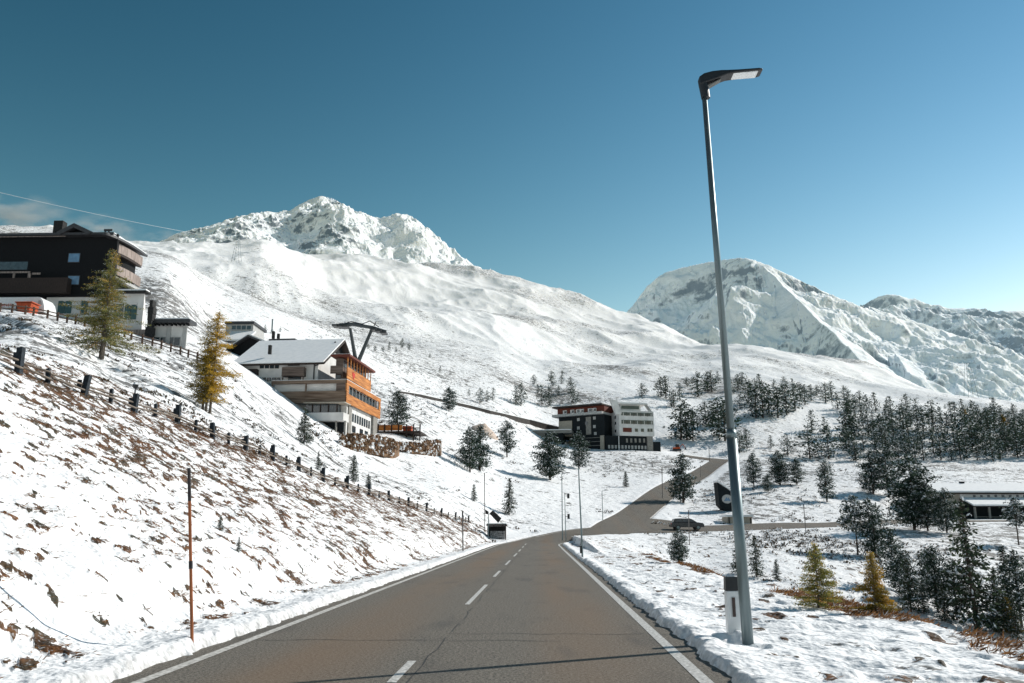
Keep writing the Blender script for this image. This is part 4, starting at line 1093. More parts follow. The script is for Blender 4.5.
# rounded balcony tower: bands of parapet around a half round plan
xc, _ = F.front(108, 260, 0); xr, _ = F.front(137.0, 260, 5.0); RT = xr - xc
def band(name, py0, py1, rad, m, thick=.16, seg=28, a0=-0.12, a1=1.9):
    _, z1 = F.front(112, py0, 0); _, z0 = F.front(112, py1, 0)
    b = MB(); n = seg
    for i in range(n):
        t0 = a0 + (a1 - a0) * i / n; t1 = a0 + (a1 - a0) * (i + 1) / n
        q = [(xc + math.sin(t) * rr_, 5.0 - math.cos(t) * rr_ * 5.0 / RT) for t, rr_ in ((t0, rad), (t1, rad), (t1, rad - thick), (t0, rad - thick))]
        b.prism(q, 'z', z0, z1)
    return b.build(name, m, r)
band("tower_roof", 237, 239.2, RT + .35, ROOFEDGE, RT)
band("tower_roof_snow", 235.8, 236.9, RT + .25, ROOFSNOW, RT)
band("balcony_parapet", 241, 250, RT, GREYWOOD2)
band("balcony_parapet", 262.5, 272, RT, GREYWOOD2)
band("balcony_slab", 274, 277, RT + .02, PLASTERG, RT)
band("balcony_slab", 250.5, 252, RT - .05, BROWNDARK, RT)
band("tower_wall", 240, 292, RT - .5, DARKWOOD, RT - .55)
m_ = MB(); F.fb(m_, 104.5, 231, 105.2, 240, 3, 3.08); F.fb(m_, 108, 231, 108.6, 240, 3, 3.08); F.fb(m_, 104, 229, 112, 231, 3, 3.1); m_.build("antenna", ROOFEDGE, r)
m_ = MB(); x0, zb = F.front(148.8, 345, -.2); _, zt = F.front(148.8, 301, -.2)
for i in range(9):
    t = i / 9; k = .42 + .12 * math.sin(i * 2.1); zz0 = zb - 2 + (zt - zb + 2) * i / 9; zz1 = zb - 2 + (zt - zb + 2) * (i + 1) / 9
    m_.box(x0 - k * (1 - t * .45), x0 + k * (1 - t * .45), -.6, .3, zz0 + .003, zz1)
m_.build("stone_chimney", STONE, r)

# annex
F = Frame(187, 347, 98, 0)
r = F.root("annex_building", "low white annex with a flat dark roof right of the dark hotel", "building")
gz = F.front(187, 350)[1] - 4
m_ = MB(); x0, zt = F.front(151, 323, 0); x1, _ = F.front(185, 323, 0); m_.prism([(x0, 0), (x1, 0), (x1 - 2.6, 7), (x0, 7)], 'z', gz, zt); m_.build("wall", PLASTER, r)
m_ = MB(); F.fb(m_, 148.5, 319, 190, 322.5, -1.0, 1.0); m_.build("roof", ROOFEDGE, r)
m_ = MB(); F.fb(m_, 149, 317.8, 189.5, 318.9, -.9, .9); m_.build("roof_snow", ROOFSNOW, r)
for i, a in enumerate((153.5, 160.5, 167.8, 174.2)):
    m_ = MB(); b_ = F.fb(m_, a, 337, a + 5.6, 345.5, -.06, .02); wo = m_.build("window", PLASTERG, r)
    g2 = MB(); g2.box(b_[0] + .06, b_[1] - .06, -.085, -.062, b_[2] + .06, b_[3] - .06); g2.build("pane", GLASS, wo)
for a in (151, 167, 183.5):
    m_ = MB(); F.fb(m_, a, 323, a + 1.6, 352, -.16, -.01); m_.build("pilaster", PLASTERG, r)
for a in range(9):
    m_ = MB(); F.fb(m_, 152 + a * 4.2, 322.6, 153 + a * 4.2, 324.4, -.9, -.02); m_.build("roof_beam", DARKWOOD, r)

# ---------------------------------------------------------------- buildings behind the chalet
F = Frame(254, 336, 190, 0)
r = F.root("service_building", "long low building with four dark dormer windows high behind the chalet roofs", "building")
m_ = MB(); F.fb(m_, 226, 324, 252, 345, 0, 8); m_.build("wall", PLASTERG, r)
m_ = MB(); F.fb(m_, 225, 321.2, 254, 323.8, -.5, 9); m_.build("roof", ROOFEDGE, r)
for i in range(4):
    m_ = MB(); F.fb(m_, 232 + i * 5, 325.6, 235.6 + i * 5, 329.4, -.08, .02); m_.build("window", GLASS, r)
m_ = MB(); x0, z0 = F.front(222, 340, -5); x1, z1 = F.front(256, 331, -.1)
m_.prism([(-6, z0), (-.1, z1), (-.1, z1 - .4), (-6, z0 - .4)], 'x', x0, x1); m_.build("lower_roof", ROOFSNOW, r)
F = Frame(250, 352, 158, -4)
r = F.root("gabled_house", "house with a broad dark gable rising behind the snowy chalet roof", "house")
m_ = MB(); xa, za = F.front(229, 349, 0); xm, zm = F.front(249, 335.5, 0); xb, zb = F.front(275, 347, 0)
m_.prism([(xa + .5, za - 6), (xa + .5, za), (xm, zm - .3), (xb - .5, zb), (xb - .5, za - 6)], 'y', .6, 12); m_.build("wall", DARKWOOD, r)
for nm, zo, mm, k in (("roof", 0, ROOFEDGE, .3), ("roof_snow", .32, ROOFSNOW, .25)):
    m_ = MB(); m_.prism([(xa - .3, za + zo), (xm, zm + zo), (xb + .3, zb + zo), (xb + .3, zb + zo - k), (xm, zm + zo - k), (xa - .3, za + zo - k)], 'y', -.6 + zo, 12.4); m_.build(nm, mm, r)
F = Frame(294, 350, 160, -4)
r = F.root("flat_roofed_house", "dark flat roofed block with chimneys and antennas behind the chalet roof", "house")
m_ = MB(); F.fb(m_, 271, 340.5, 293, 352, 0, 7); m_.build("wall", DARKCLAD, r)
m_ = MB(); F.fb(m_, 269, 338.6, 295, 340.3, -.6, 7.5); m_.build("roof", ROOFEDGE, r)
for a in (279, 284, 289): m_ = MB(); F.fb(m_, a, 343.2, a + 2.5, 345.4, -.06, .01); m_.build("window", PLASTERG, r)
for a, t_ in ((272, 331), (277, 333.5)): m_ = MB(); F.fb(m_, a, t_, a + 1.8, 338.4, 2, 2.6); m_.build("chimney", STONE, r)
m_ = MB(); F.fb(m_, 271.9, 319, 272.4, 332, 3, 3.08); m_.build("antenna", ZINC, r)

# ---------------------------------------------------------------- chalet
F = Frame(345, 432, 130, -4.3)
r = F.root("chalet", "large chalet hotel with orange boarded balconies and a snowy white gabled roof", "chalet")
zg = F.front(345, 440)[1] - 5
def zf(py, y=0.0, px=345): return F.front(px, py, y)[1]
ys = 2.2
x0, _ = F.front(236, 400, ys); x1, _ = F.front(316.5, 400, ys); ze = F.front(300, 361, ys)[1]
dep = 19.0; zr = F.front(300, 341.5, ys + dep / 2)[1]
m_ = MB(); m_.prism([(ys, zg), (ys, ze), (ys + dep / 2, zr - .5), (ys + dep, ze), (ys + dep, zg)], 'x', x0, x1); m_.build("wall", PLASTER, r)
ov = 1.0; zo = (zr - ze) / (dep / 2) * ov
m_ = MB(); m_.prism([(ys - ov, ze - zo + .05), (ys + dep / 2, zr + .05), (ys + dep + ov, ze - zo + .05), (ys + dep + ov, ze - zo - .25), (ys + dep / 2, zr - .30), (ys - ov, ze - zo - .25)], 'x', x0 - .9, x1 + 1.3)
m_.build("roof", BROWNDARK, r)
m_ = MB(); m_.prism([(ys - ov + .1, ze - zo + .32), (ys + dep / 2, zr + .30), (ys + dep + ov - .1, ze - zo + .32), (ys + dep + ov - .1, ze - zo + .08), (ys + dep / 2, zr + .06), (ys - ov + .1, ze - zo + .08)], 'x', x0 - .8, x1 + 1.15)
m_.build("roof_snow", ROOFSNOW, r)
m_ = MB(); F.fb(m_, 268.3, 345, 270.7, 354, ys + 1.2, ys + 1.6); m_.build("roof_vent", STONE, r)
m_ = MB(); m_.tube((x1 - .6, ys - .15, ze - .2), (x1 - .6, ys - .15, zf(381, ys)), .09); m_.tube((x1 + .3, ys - ov, ze - zo - .3), (x1 - .6, ys - .15, ze - .9), .08); m_.build("downpipe", ROOFEDGE, r)
m_ = MB(); m_.box(x1 + .02, x1 + .22, ys + dep / 2 - 2.0, ys + dep / 2 + 3, zr - 2.4, zr - .6); m_.build("gable_boards", DARKWOOD, r)
def fwin(a, b, c, d_, y, m=GLASS, frame=PLASTERG, t=.06):
    m_ = MB(); b_ = F.fb(m_, a, b, c, d_, y - t, y + .02); wo = m_.build("window", frame, r)
    g2 = MB(); g2.box(b_[0] + .07, b_[1] - .07, y - t - .02, y - t - .003, b_[2] + .07, b_[3] - .07); g2.build("pane", m, wo)
for a in (260, 265, 270, 275): fwin(a, 364, a + 3.8, 368.4, ys, frame=BROWNDARK)
for a in (262, 267, 272, 276.5): fwin(a, 377.6, a + 3.6, 381.2, ys, frame=BROWNDARK)
fwin(288, 362.5, 299.5, 365.6, ys, frame=BROWNDARK); fwin(288, 376.5, 301, 381, ys, frame=GREYWOOD)
m_ = MB(); F.fb(m_, 282, 367, 303.5, 376, ys - 1.1, ys - .02); m_.build("balcony", GREYWOOD, r)
m_ = MB(); F.fb(m_, 282, 380.5, 303.5, 381.5, ys - 1.0, ys - .02); F.fb(m_, 282, 376.1, 283, 381, ys - 1.1, ys - 1.0); F.fb(m_, 302.5, 376.1, 303.5, 381, ys - 1.1, ys - 1.0); m_.build("balcony_posts", GREYWOOD, r)
m_ = MB(); F.fb(m_, 236, 369, 256, 377, ys - 1.0, ys - .02); m_.build("balcony", BROWNDARK, r)
# right block, its upper orange balcony storey runs back along the gable side
yb = 1.0
xs0, _ = F.front(334.5, 370, yb); xs1 = -.35
yE = F.side(371, 385, xs1)[0]
m_ = MB(); m_.box(xs0, xs1 - .9, yb + .6, yE, zf(381, yb) + .01, zf(357.5, yb) ); m_.build("upper_wall", GREYWOOD, r)
zt_ = zf(356.5, yb)
m_ = MB(); m_.box(xs0 - .6, xs1 + .45, yb - .4, yE + 1.0, zt_, zt_ + .32); m_.build("upper_roof", REDBROWN, r)
m_ = MB(); m_.box(xs0 - .5, xs1 + .30, yb - .2, yE + .8, zt_ + .325, zt_ + .42); m_.build("upper_roof_snow", ROOFSNOW, r)
m_ = MB(); m_.box(xs1 - .14, xs1, yb + .1, yE, zf(378, yb), zf(366.5, yb)); m_.build("upper_balcony_boards", ORANGE, r)
m_ = MB(); F.fb(m_, 330.5, 365.5, 342.5, 373.5, yb - .1, yb); m_.build("upper_balcony_front", GREYWOOD, r)
m_ = MB()
for i in range(9):
    yy = yb + .2 + (yE - yb - .4) * i / 8; m_.box(xs1 - .13, xs1 - .01, yy, yy + .16, zf(366.4, yb), zt_ - .003)
m_.build("balcony_posts", ORANGE, r)
m_ = MB(); m_.box(xs1 - .92, xs1 - .86, yb + .8, yE - .3, zf(365.5, yb), zf(359, yb)); m_.build("window_band", GLASS, r)
fwin(335.5, 374.6, 341, 379, yb + .6, frame=BROWNDARK)
# little red emblem on the orange boards
ye, _ = F.side(353.5, 378, xs1 + .02); zc = (zf(366.5, yb) + zf(378, yb)) / 2
m_ = MB(); m_.prism([(ye - .9, zc + .55), (ye - .3, zc + .35), (ye, zc + .6), (ye + .3, zc + .35), (ye + .9, zc + .55), (ye + .55, zc - .1), (ye, zc - .65), (ye - .55, zc - .1)], 'x', xs1 + .004, xs1 + .05); m_.build("emblem", REDP, r)
# large terrace storey
yF, _ = F.side(380.5, 410, 0)
xl, _ = F.front(271, 390, 0)
zT = zf(379.5); zB = zf(402.5)
m_ = MB(); m_.box(xl, -.003, 0, .3, zf(390.5), zB); m_.build("terrace_boards", BROWNBAND, r)
m_ = MB(); m_.box(xl, -.003, 0, .3, zT - .55, zT); m_.box(xl, xl + .25, 0, .3, zf(390.4), zT - .56); m_.box(F.front(305, 390)[0], F.front(305, 390)[0] + .18, -.03, .27, zf(402), zT - .56); m_.build("terrace_rail", BROWNBAND, r)
m_ = MB(); m_.box(F.front(336, 390)[0], -.003, .004, .296, zf(390.4) , zT - .56); m_.build("terrace_corner_boards", GREYWOOD, r)
m_ = MB(); m_.box(xl + .3, -.3, .7, 1.1, zB, zT - .3); m_.build("terrace_back_wall", PLASTER, r)
m_ = MB(); m_.box(xl, -.2, .31, yF - .2, zB + .003, zB + .3); m_.build("terrace_floor", CONC, r)
m_ = MB(); m_.box(-.2, 0, -.0, yF, zB, zf(393)); m_.box(-.2, 0, 0, yF, zT - .75, zT); m_.box(-.2, 0, yF - .9, yF, zf(393) + .002, zT - .752); m_.box(-.2, 0, 0.0, 1.1, zf(393) + .002, zT - .752); m_.build("orange_balcony", ORANGE, r)
m_ = MB(); m_.box(-.55, -.48, 1.2, yF - 1, zf(393) + .01, zT - .76); m_.build("window_band", GLASS, r)
m_ = MB()
for i in range(10):
    yy = 1.6 + (yF - 3.0) * i / 9; m_.box(-.22, -.12, yy, yy + .13, zf(393) + .01, zT - .76)
m_.build("balcony_posts", PLASTERG, r)
m_ = MB(); m_.box(xl + 1, -.6, 2.01, yF - .4, zB + .31, zT - .35); m_.build("inner_wall", PLASTER, r)
m_ = MB(); m_.box(xl, -.1, 0.2, yF - .3, zT + .003, zT + .12); m_.build("terrace_snow", ROOFSNOW, r)
# ground floor with bay
m_ = MB(); m_.box(F.front(283, 410, 2)[0], -.5, 2.0, yF * .98, zg, zB - .003); m_.build("ground_floor_wall", PLASTER, r)
m_ = MB(); m_.box(F.front(305, 410, -.1)[0], F.front(337, 410, -.1)[0], .35, 1.9, zf(412.5, .35), zB - .003); m_.build("bay_glazing", GLASS, r)
for a in (312, 320, 328, 336.5):
    m_ = MB(); F.fb(m_, a, 403, a + .8, 412, .26, .345); m_.build("glazing_bar", BROWNDARK, r)
xa, _ = F.front(304, 415, -.9); xb, _ = F.front(348, 415, -.9)
m_ = MB(); m_.box(xa, -.1, -.9, 1.98, zf(421), zf(413)); m_.build("bay_balcony", PLASTER, r)
m_ = MB(); m_.box(xa - .2, .1, -1.05, 2.2, zf(403.4), zf(402.6) - .003); m_.build("bay_slab", CONCB, r)
m_ = MB(); m_.box(xa + .6, -.6, 1.1, 1.95, zf(432), zf(421.3)); m_.build("recess_shade", DARKCLAD, r)  # dark box standing in for the shade beneath the bay balcony
for a in (313.5, 336, 345):
    m_ = MB(); x_, _ = F.front(a, 425, -.4); m_.box(x_ - .12, x_ + .12, -.5, -.26, zg, zf(421.1)); m_.build("column", CONC, r)
m_ = MB(); m_.box(-.48, -.30, 2.6, 4.2, zg, zB - .004); m_.build("pier", CONC, r)
m_ = MB(); m_.box(-.48, -.1, yF * .80, yF * .93, zg, zB - .004); m_.build("pier", CONC, r)
for i in range(8):
    yy = 5 + (yF * .78 - 5) * i / 8
    m_ = MB(); m_.box(-.5, -.44, yy, yy + (yF * .78 - 5) / 8 * .62, zf(417.5), zf(409)); m_.build("window", GLASS, r)
for yy in (5.2, 9.5, 12.5):
    m_ = MB(); m_.box(-.5, -.44, yy, yy + 1.9, zf(428), zf(421.5)); m_.build("window", GLASS, r)
m_ = MB(); m_.box(F.front(272, 405, 2.3)[0], F.front(283, 405, 2.3)[0] - .02, 2.3, 6, zg, zB - .003); m_.build("side_wall", CONCB, r)

# wooden sun terrace right of the chalet
F = Frame(378, 434, 150, -3)
r = F.root("sun_terrace", "orange wooden sun terrace with posts right of the chalet", "terrace")
m_ = MB(); F.fb(m_, 377, 425, 402, 430.5, 0, .2); m_.build("parapet", ORANGE, r)
m_ = MB(); F.fb(m_, 377, 431, 420, 433, -.2, 6); m_.build("deck", BROWNDARK, r)
for a in (377.5, 384, 391, 398, 406, 413, 419.5):
    m_ = MB(); F.fb(m_, a, 424, a + .8, 442, -.08, -.0); m_.build("post", BROWNDARK, r)
m_ = MB(); F.fb(m_, 401, 427.5, 420, 428.5, 0, .12); m_.build("handrail", BROWNDARK, r)
m_ = MB(); F.fb(m_, 403, 426, 411, 430.8, 1.5, 3.0); m_.build("woodpile", RUSTRED, r)

# ---------------------------------------------------------------- boulder retaining walls
def boulders(name, label, pts, cat="retaining wall"):
    """pts: list of (px, top_py, bottom_py, Y)"""
    R = np.random.default_rng(len(label)); mb = MB(); cap = MB()
    o0 = P(pts[0][0], pts[0][2], pts[0][3]); root = empty(name, o0, 0, label, cat)
    for (a, b) in zip(pts[:-1], pts[1:]):
        A = P(a[0], a[1], a[3]); A2 = P(a[0], a[2], a[3]); B = P(b[0], b[1], b[3]); B2 = P(b[0], b[2], b[3])
        L_ = np.linalg.norm((B - A)[:2]); Hh = (A[2] - A2[2] + B[2] - B2[2]) / 2
        n = int(L_ * Hh / .07)
        for k in range(n):
            u, v = R.uniform(size=2); q = (A * (1 - u) + B * u) * v + (A2 * (1 - u) + B2 * u) * (1 - v) - o0
            s = R.uniform(.12, .30, 3); q = q + np.array([0, -.1 - .5 * (1 - v) + R.uniform(-.1, .1), 0])
            T = Matrix.Rotation(R.uniform(0, 3), 3, Vector(R.normal(size=3)).normalized())
            vs = [tuple(Vector(q) + T @ Vector((sx * s[0], sy * s[1], sz * s[2]))) for sx, sy, sz in ((-1, -.8, -.7), (1, -1, -.8), (.8, 1, -1), (-1, .9, -.8), (-.7, -.9, .9), (.9, -.7, .7), (.7, .8, 1), (-.8, .8, .8))]
            (cap if R.uniform() < .22 else mb).add(vs, [(0, 3, 2, 1), (4, 5, 6, 7), (0, 1, 5, 4), (1, 2, 6, 5), (2, 3, 7, 6), (3, 0, 4, 7)])
        # backing
        bk = [A - o0, B - o0, B2 - o0 - np.array([0, 0, 1]), A2 - o0 - np.array([0, 0, 1])]; y_ = np.array([0, .6, 0])
        mb.add([tuple(q + y_ * .5) for q in bk] + [tuple(q + y_ * 4) for q in bk], [(0, 1, 2, 3), (7, 6, 5, 4), (0, 4, 5, 1), (1, 5, 6, 2), (2, 6, 7, 3), (3, 7, 4, 0)])
    mb.build("stones", BOULD, root); cap.build("snow_caps", ROOFSNOW, root)
    Cc = []
    for (a, b) in zip(pts[:-1], pts[1:]):
        A = P(a[0], a[1], a[3]); A2 = P(a[0], a[2], a[3]); B = P(b[0], b[1], b[3]); B2 = P(b[0], b[2], b[3])
        n = int(np.linalg.norm((B - A)[:2]) * abs(A[2] - A2[2] + B[2] - B2[2]) * 30)
        u = R.uniform(size=(n, 1)); v = R.uniform(size=(n, 1)) ** .8
        Cc.append((A * (1 - u) + B * u) * v + (A2 * (1 - u) + B2 * u) * (1 - v) - o0 + R.normal(0, .12, (n, 3)) + np.array([0, -.55, 0]) * (1.2 - v))
    Cc = np.concatenate(Cc); Dd = R.normal(0, .6, (len(Cc), 3)); Dd[:, 2] = np.abs(Dd[:, 2]) + .4
    V, Qd = blades(Cc, Dd, .42, .14, R)
    fast_mesh("brush", V, Qd, DRY, root, attrs={"tint": np.repeat(np.clip(R.normal(.4, .3, len(Cc)), 0, 1), 4), "snow": np.repeat((R.uniform(size=len(Cc)) < .14) * .9, 4)})
    return root
BOULD = mat("rusty_boulders", (0.14, 0.075, 0.040), 0.9, .5, 1.2, bump=.5, col2=(0.32, 0.20, 0.12))
boulders("boulder_wall", "rusty boulder retaining wall directly below the orange chalet", [(340, 436, 447, 122), (355, 434, 451, 124), (375, 436, 455, 128), (392, 439, 456, 132), (397, 443, 449, 134)])
boulders("boulder_wall", "rusty boulder retaining wall right of the one under the chalet", [(398, 443, 448, 138), (408, 443, 452, 140), (422, 442, 462, 143), (432, 441, 460, 146), (440, 440, 450, 149)])

# ---------------------------------------------------------------- hut and guard wall
F = Frame(386, 391, 235, 5)
r = F.root("hut", "tiny brown hut on the piste right of the chalet roof", "hut")
m_ = MB(); F.fb(m_, 381, 385, 386.5, 392.5, 0, 3.5); m_.build("wall", BROWNDARK, r)
m_ = MB(); F.fb(m_, 386.6, 386, 393, 392.5, .2, 3.5); m_.build("white_wall", PLASTER, r)
m_ = MB(); F.fb(m_, 379.8, 382.6, 394, 384.9, -.6, 4.2); m_.build("roof", ROOFEDGE, r)
m_ = MB(); F.fb(m_, 382.6, 387, 385, 392.2, -.05, .01); m_.build("door", ORANGE, r)
gw = [(398, 393, 390, 238), (420, 397, 393.5, 245), (449, 403.5, 400, 250), (470, 408.5, 404.5, 255), (490, 414, 409.5, 262), (510, 419, 414, 270), (530, 424.5, 418.5, 278), (548, 430, 423, 284), (562, 434, 426, 290)]
root = empty("guard_wall", P(398, 393, 238), 0, "long dark guard wall stepping down the slope towards the flat roofed building", "wall")
o0 = ground_at(398, 393, 160); root.location = tuple(o0); m_ = MB(); m2 = MB()
for a, b in zip(gw[:-1], gw[1:]):
    A = ground_at(a[0], a[1], 160); B = ground_at(b[0], b[1], 160); At = A + np.array([0, 0, (a[1] - a[2]) * A[1] / 870 * .8]); Bt = B + np.array([0, 0, (b[1] - b[2]) * B[1] / 870 * .8]); y_ = np.array([0, .5, 0]); dn = np.array([0, 0, -1.5])
    q = [A + dn, B + dn, Bt, At]; q = [p - o0 for p in q]
    m_.add([tuple(p) for p in q] + [tuple(p + y_) for p in q], [(0, 1, 2, 3), (7, 6, 5, 4), (0, 4, 5, 1), (1, 5, 6, 2), (2, 6, 7, 3), (3, 7, 4, 0)])
    q = [At - o0 + np.array([0, -.1, .01]), Bt - o0 + np.array([0, -.1, .01])]; up = np.array([0, 0, .16]); yy = np.array([0, .7, 0])
    m2.add([tuple(p) for p in (q[0], q[1], q[1] + up, q[0] + up, q[0] + yy, q[1] + yy, q[1] + up + yy, q[0] + up + yy)], [(0, 1, 2, 3), (7, 6, 5, 4), (0, 4, 5, 1), (3, 2, 6, 7), (1, 5, 6, 2), (0, 3, 7, 4)])
    n = max(2, int(np.linalg.norm(B - A) / 3))
m_.build("wall_panel", mat("dark_wall_boards", (0.045, 0.040, 0.036), .85, .4, 1.0, bump=.3), root); m2.build("wall_snow", ROOFSNOW, root)

# ---------------------------------------------------------------- white and dark hotel in the middle
F = Frame(605, 450, 281, -30)
r = F.root("flat_roofed_hotel", "flat roofed hotel with a dark wing and a white block of balcony strips", "hotel")
D0 = 14
m_ = MB(); xw0, zb = F.front(559, 434, 0); _, ztp = F.front(604, 414, 0); _, zlo = F.front(604, 455, 0)
zb = F.front(604, 436, 0)[1]; m_.box(xw0, -.05, 0, D0, zb, ztp); m_.build("dark_wing", DARKCLAD, r)
m_ = MB(); x_, _ = F.front(559, 425, -.1); x2, _ = F.front(572, 425, -.1); m_.box(x_ - .1, x2, -.15, -.003, zb + .6, ztp - 1.4); m_.build("beige_panel", CONCB, r)
m_ = MB(); xs_, _ = F.front(586, 425, -.1); xe_, _ = F.front(591, 425, -.1); m_.box(xs_, xe_, -.16, -.004, zb + .8, ztp - .6); m_.build("grey_panel", CONC, r)
z4, z5 = F.front(604, 412.2, 0)[1], F.front(604, 404.8, 0)[1]
m_ = MB(); m_.box(F.front(557.5, 410, .8)[0], -.3, .8, D0 - 1, z4 + .3, z5 ); m_.build("top_storey", REDBROWN, r)
m_ = MB(); m_.box(F.front(552, 410, -1.5)[0], -.1, -1.6, D0 + .5, ztp + .003, z4 + .2); m_.build("balcony_slab", PLASTERG, r)
m_ = MB(); m_.box(F.front(552, 405, -1.4)[0], -.1, -1.5, D0 + .6, z5 + .003, z5 + .45); m_.build("roof", BROWNDARK, r)
m_ = MB(); m_.box(F.front(553, 405, -1.4)[0], -.2, -1.3, D0 + .4, z5 + .455, z5 + .65); m_.build("roof_snow", ROOFSNOW, r)
for a in (563, 570.5, 576, 580, 588, 592.5):
    m_ = MB(); xa, _ = F.front(a, 409, .8); m_.box(xa, xa + 1.5, .68, .797, z4 + .5, z5 - .7); wo = m_.build("window", WHITEP, r)
    g2 = MB(); g2.box(xa + .5, xa + 1.4, .65, .677, z4 + .7, z5 - .9); g2.build("pane", GLASS, wo)
for a, b in ((577, 418), (577, 426.5), (593, 416.5), (593, 425), (594, 432)):
    m_ = MB(); F.fb(m_, a, b, a + 2.6, b + 3, -.1, -.003); m_.build("window", PLASTERG, r)
m_ = MB(); F.fb(m_, 585, 421.5, 588, 425, -.22, -.163); m_.build("window", GLASS, r)
m_ = MB(); m_.box(F.front(573, 440, -.6)[0], -.1, -.6, D0, zlo - 5, zb - .003); m_.build("basement", DARKCLAD, r)
m_ = MB(); m_.box(F.front(600.5, 440, -.9)[0], F.front(604.5, 440, -.9)[0], -1.2, -.61, zlo - 5, zb + .1); m_.build("beige_pier", CONCB, r)
for z_ in (437.5, 441.5, 445.5):
    m_ = MB(); zz = F.front(600, z_, -1)[1]; m_.box(F.front(574, 440, -1)[0], F.front(600, 440, -1)[0] - .1, -1.15, -.62, zz, zz + .14); m_.build("railing", CONC, r)
# white block, turned the other way: built in its own frame, parented to the same hotel
F2 = Frame(620, 450, 279, 15)
def part2(mb, name, m, par=None):
    o = mb.build(name, m, par or r)
    if par is None:
        dl = F2.O - F.O; c, s_ = math.cos(-F.t), math.sin(-F.t)
        o.location = (dl[0] * c - dl[1] * s_, dl[0] * s_ + dl[1] * c, dl[2]); o.rotation_euler = (0, 0, F2.t - F.t)
    return o
g_ = lambda px, py, y=0: F2.front(px, py, y)
x1, zt = g_(653.5, 411.5); zb2 = g_(620, 435.5)[1]; dY = 15
m_ = MB(); m_.box(0, x1, 0, dY, zb2, zt); part2(m_, "white_block", PLASTER)
for (a, b, c, d_) in ((621.3, 412.6, 652.6, 415.8), (621.5, 420.3, 652.8, 424)):
    m_ = MB(); F2.fb(m_, a, b, c, d_, -.12, -.003); w2 = part2(m_, "window_band", GLASS)
    for i in range(9):
        g2 = MB(); xx = g_(a, b)[0] + (g_(c, b)[0] - g_(a, b)[0]) * (i + .5) / 9; z0, z1 = g_(a, d_)[1], g_(a, b)[1]; g2.box(xx - .09, xx + .09, -.16, -.125, z0, z1); g2.build("mullion", BROWNDARK if i % 2 else PLASTER, w2)
m_ = MB(); F2.fb(m_, 623, 427.8, 631.8, 432, -.12, -.003); part2(m_, "garage_door", REDBROWN)
for a in (635, 641, 647.5, 650.3):
    m_ = MB(); F2.fb(m_, a, 428.6, a + (3 if a < 645 else 2.3), 431.8, -.1, -.003); part2(m_, "window", GLASS)
for yy, z_ in ((3, 416), (3, 422), (8, 416), (8, 422), (3, 430), (8, 430), (11.5, 424)):
    m_ = MB(); zz = g_(620, z_)[1]; m_.box(-.08, -.003, yy, yy + 1.2, zz - .5, zz + .5); part2(m_, "window", GLASS)
xp0, _ = g_(611, 405, 2); xp1, _ = g_(642, 405, 2); zp = g_(620, 404.3, 2)[1]
m_ = MB(); m_.box(1.2, xp1 - .5, 2.2, dY - 1, zt + .003, zp); part2(m_, "penthouse", PLASTER)
m_ = MB(); F2.fb(m_, 612.5 + 9, 405.8, 639, 409, 2.05, 2.19); part2(m_, "window_band", GLASS)
m_ = MB(); m_.box(.2, xp1 + 1.6, .9, dY - .3, zp + .003, zp + .35); part2(m_, "roof", PLASTER)
m_ = MB(); m_.box(.4, xp1 + 1.4, 1.1, dY - .5, zp + .355, zp + .6); part2(m_, "roof_snow", ROOFSNOW)
for xx in (xp1 + .2, x1 - 3.0):
    m_ = MB(); m_.prism([(xx, zp + .2), (xx + 1.2, zp + .2), (xx + 3.0, zt + .1), (xx + 1.8, zt + .1)], 'y', 1.2, 1.5); part2(m_, "slanted_fin", PLASTER)
m_ = MB(); m_.prism([(-3.0, zp + 1.2), (-.6, zp + .9), (.9, zt - 1.0), (-1.0, zt - 1.4)], 'y', -.3, 1.0); part2(m_, "white_gable_fin", PLASTER)
zlow = g_(620, 452)[1]
m_ = MB(); m_.box(-4.5, g_(648, 440)[0], .8, dY - .2, zlow - 5, zb2 - .003); part2(m_, "basement", DARKCLAD)
m_ = MB(); m_.box(g_(647.5, 440)[0], g_(653, 440)[0], .1, 6, zlow - 5, zb2 - .004); part2(m_, "stone_pier", CONC)
m_ = MB(); m_.box(g_(653.2, 440)[0], g_(661, 440)[0], .5, 8, zlow - 5, g_(653, 441.5)[1]); part2(m_, "side_terrace", DARKCLAD)
for i in range(12):
    m_ = MB(); xx = -3.8 + i * 1.15; m_.box(xx, xx + .7, .70, .796, g_(620, 448.5)[1], g_(620, 445)[1]); part2(m_, "basement_window", PLASTERG)
for i in range(5):
    m_ = MB(); F2.fb(m_, 626 + i * 4.3, 438.5, 628 + i * 4.3, 442.5, .70, .796); part2(m_, "window", CONC)
m_ = MB(); F2.fb(m_, 618.5, 436, 619.5, 451, -.2, 0); part2(m_, "flag_pole", WHITEP)

F = Frame(560, 442, 283, -8)
r = F.root("low_pavilion", "low grey green pavilion with a flat roof left of the dark hotel wing", "building")
m_ = MB(); F.fb(m_, 523, 433.5, 563, 448, 0, 9); m_.build("wall", DARKCLAD, r)
m_ = MB(); F.fb(m_, 521.5, 430.5, 572, 433.2, -.8, 10); m_.build("roof", CONC, r)
m_ = MB(); F.fb(m_, 522.5, 433.6, 545, 439.0, -.25, -.003); m_.build("parapet", CONC, r)
m_ = MB(); F.fb(m_, 522, 429.4, 571, 430.3, -.7, 9.8); m_.build("roof_snow", ROOFSNOW, r)

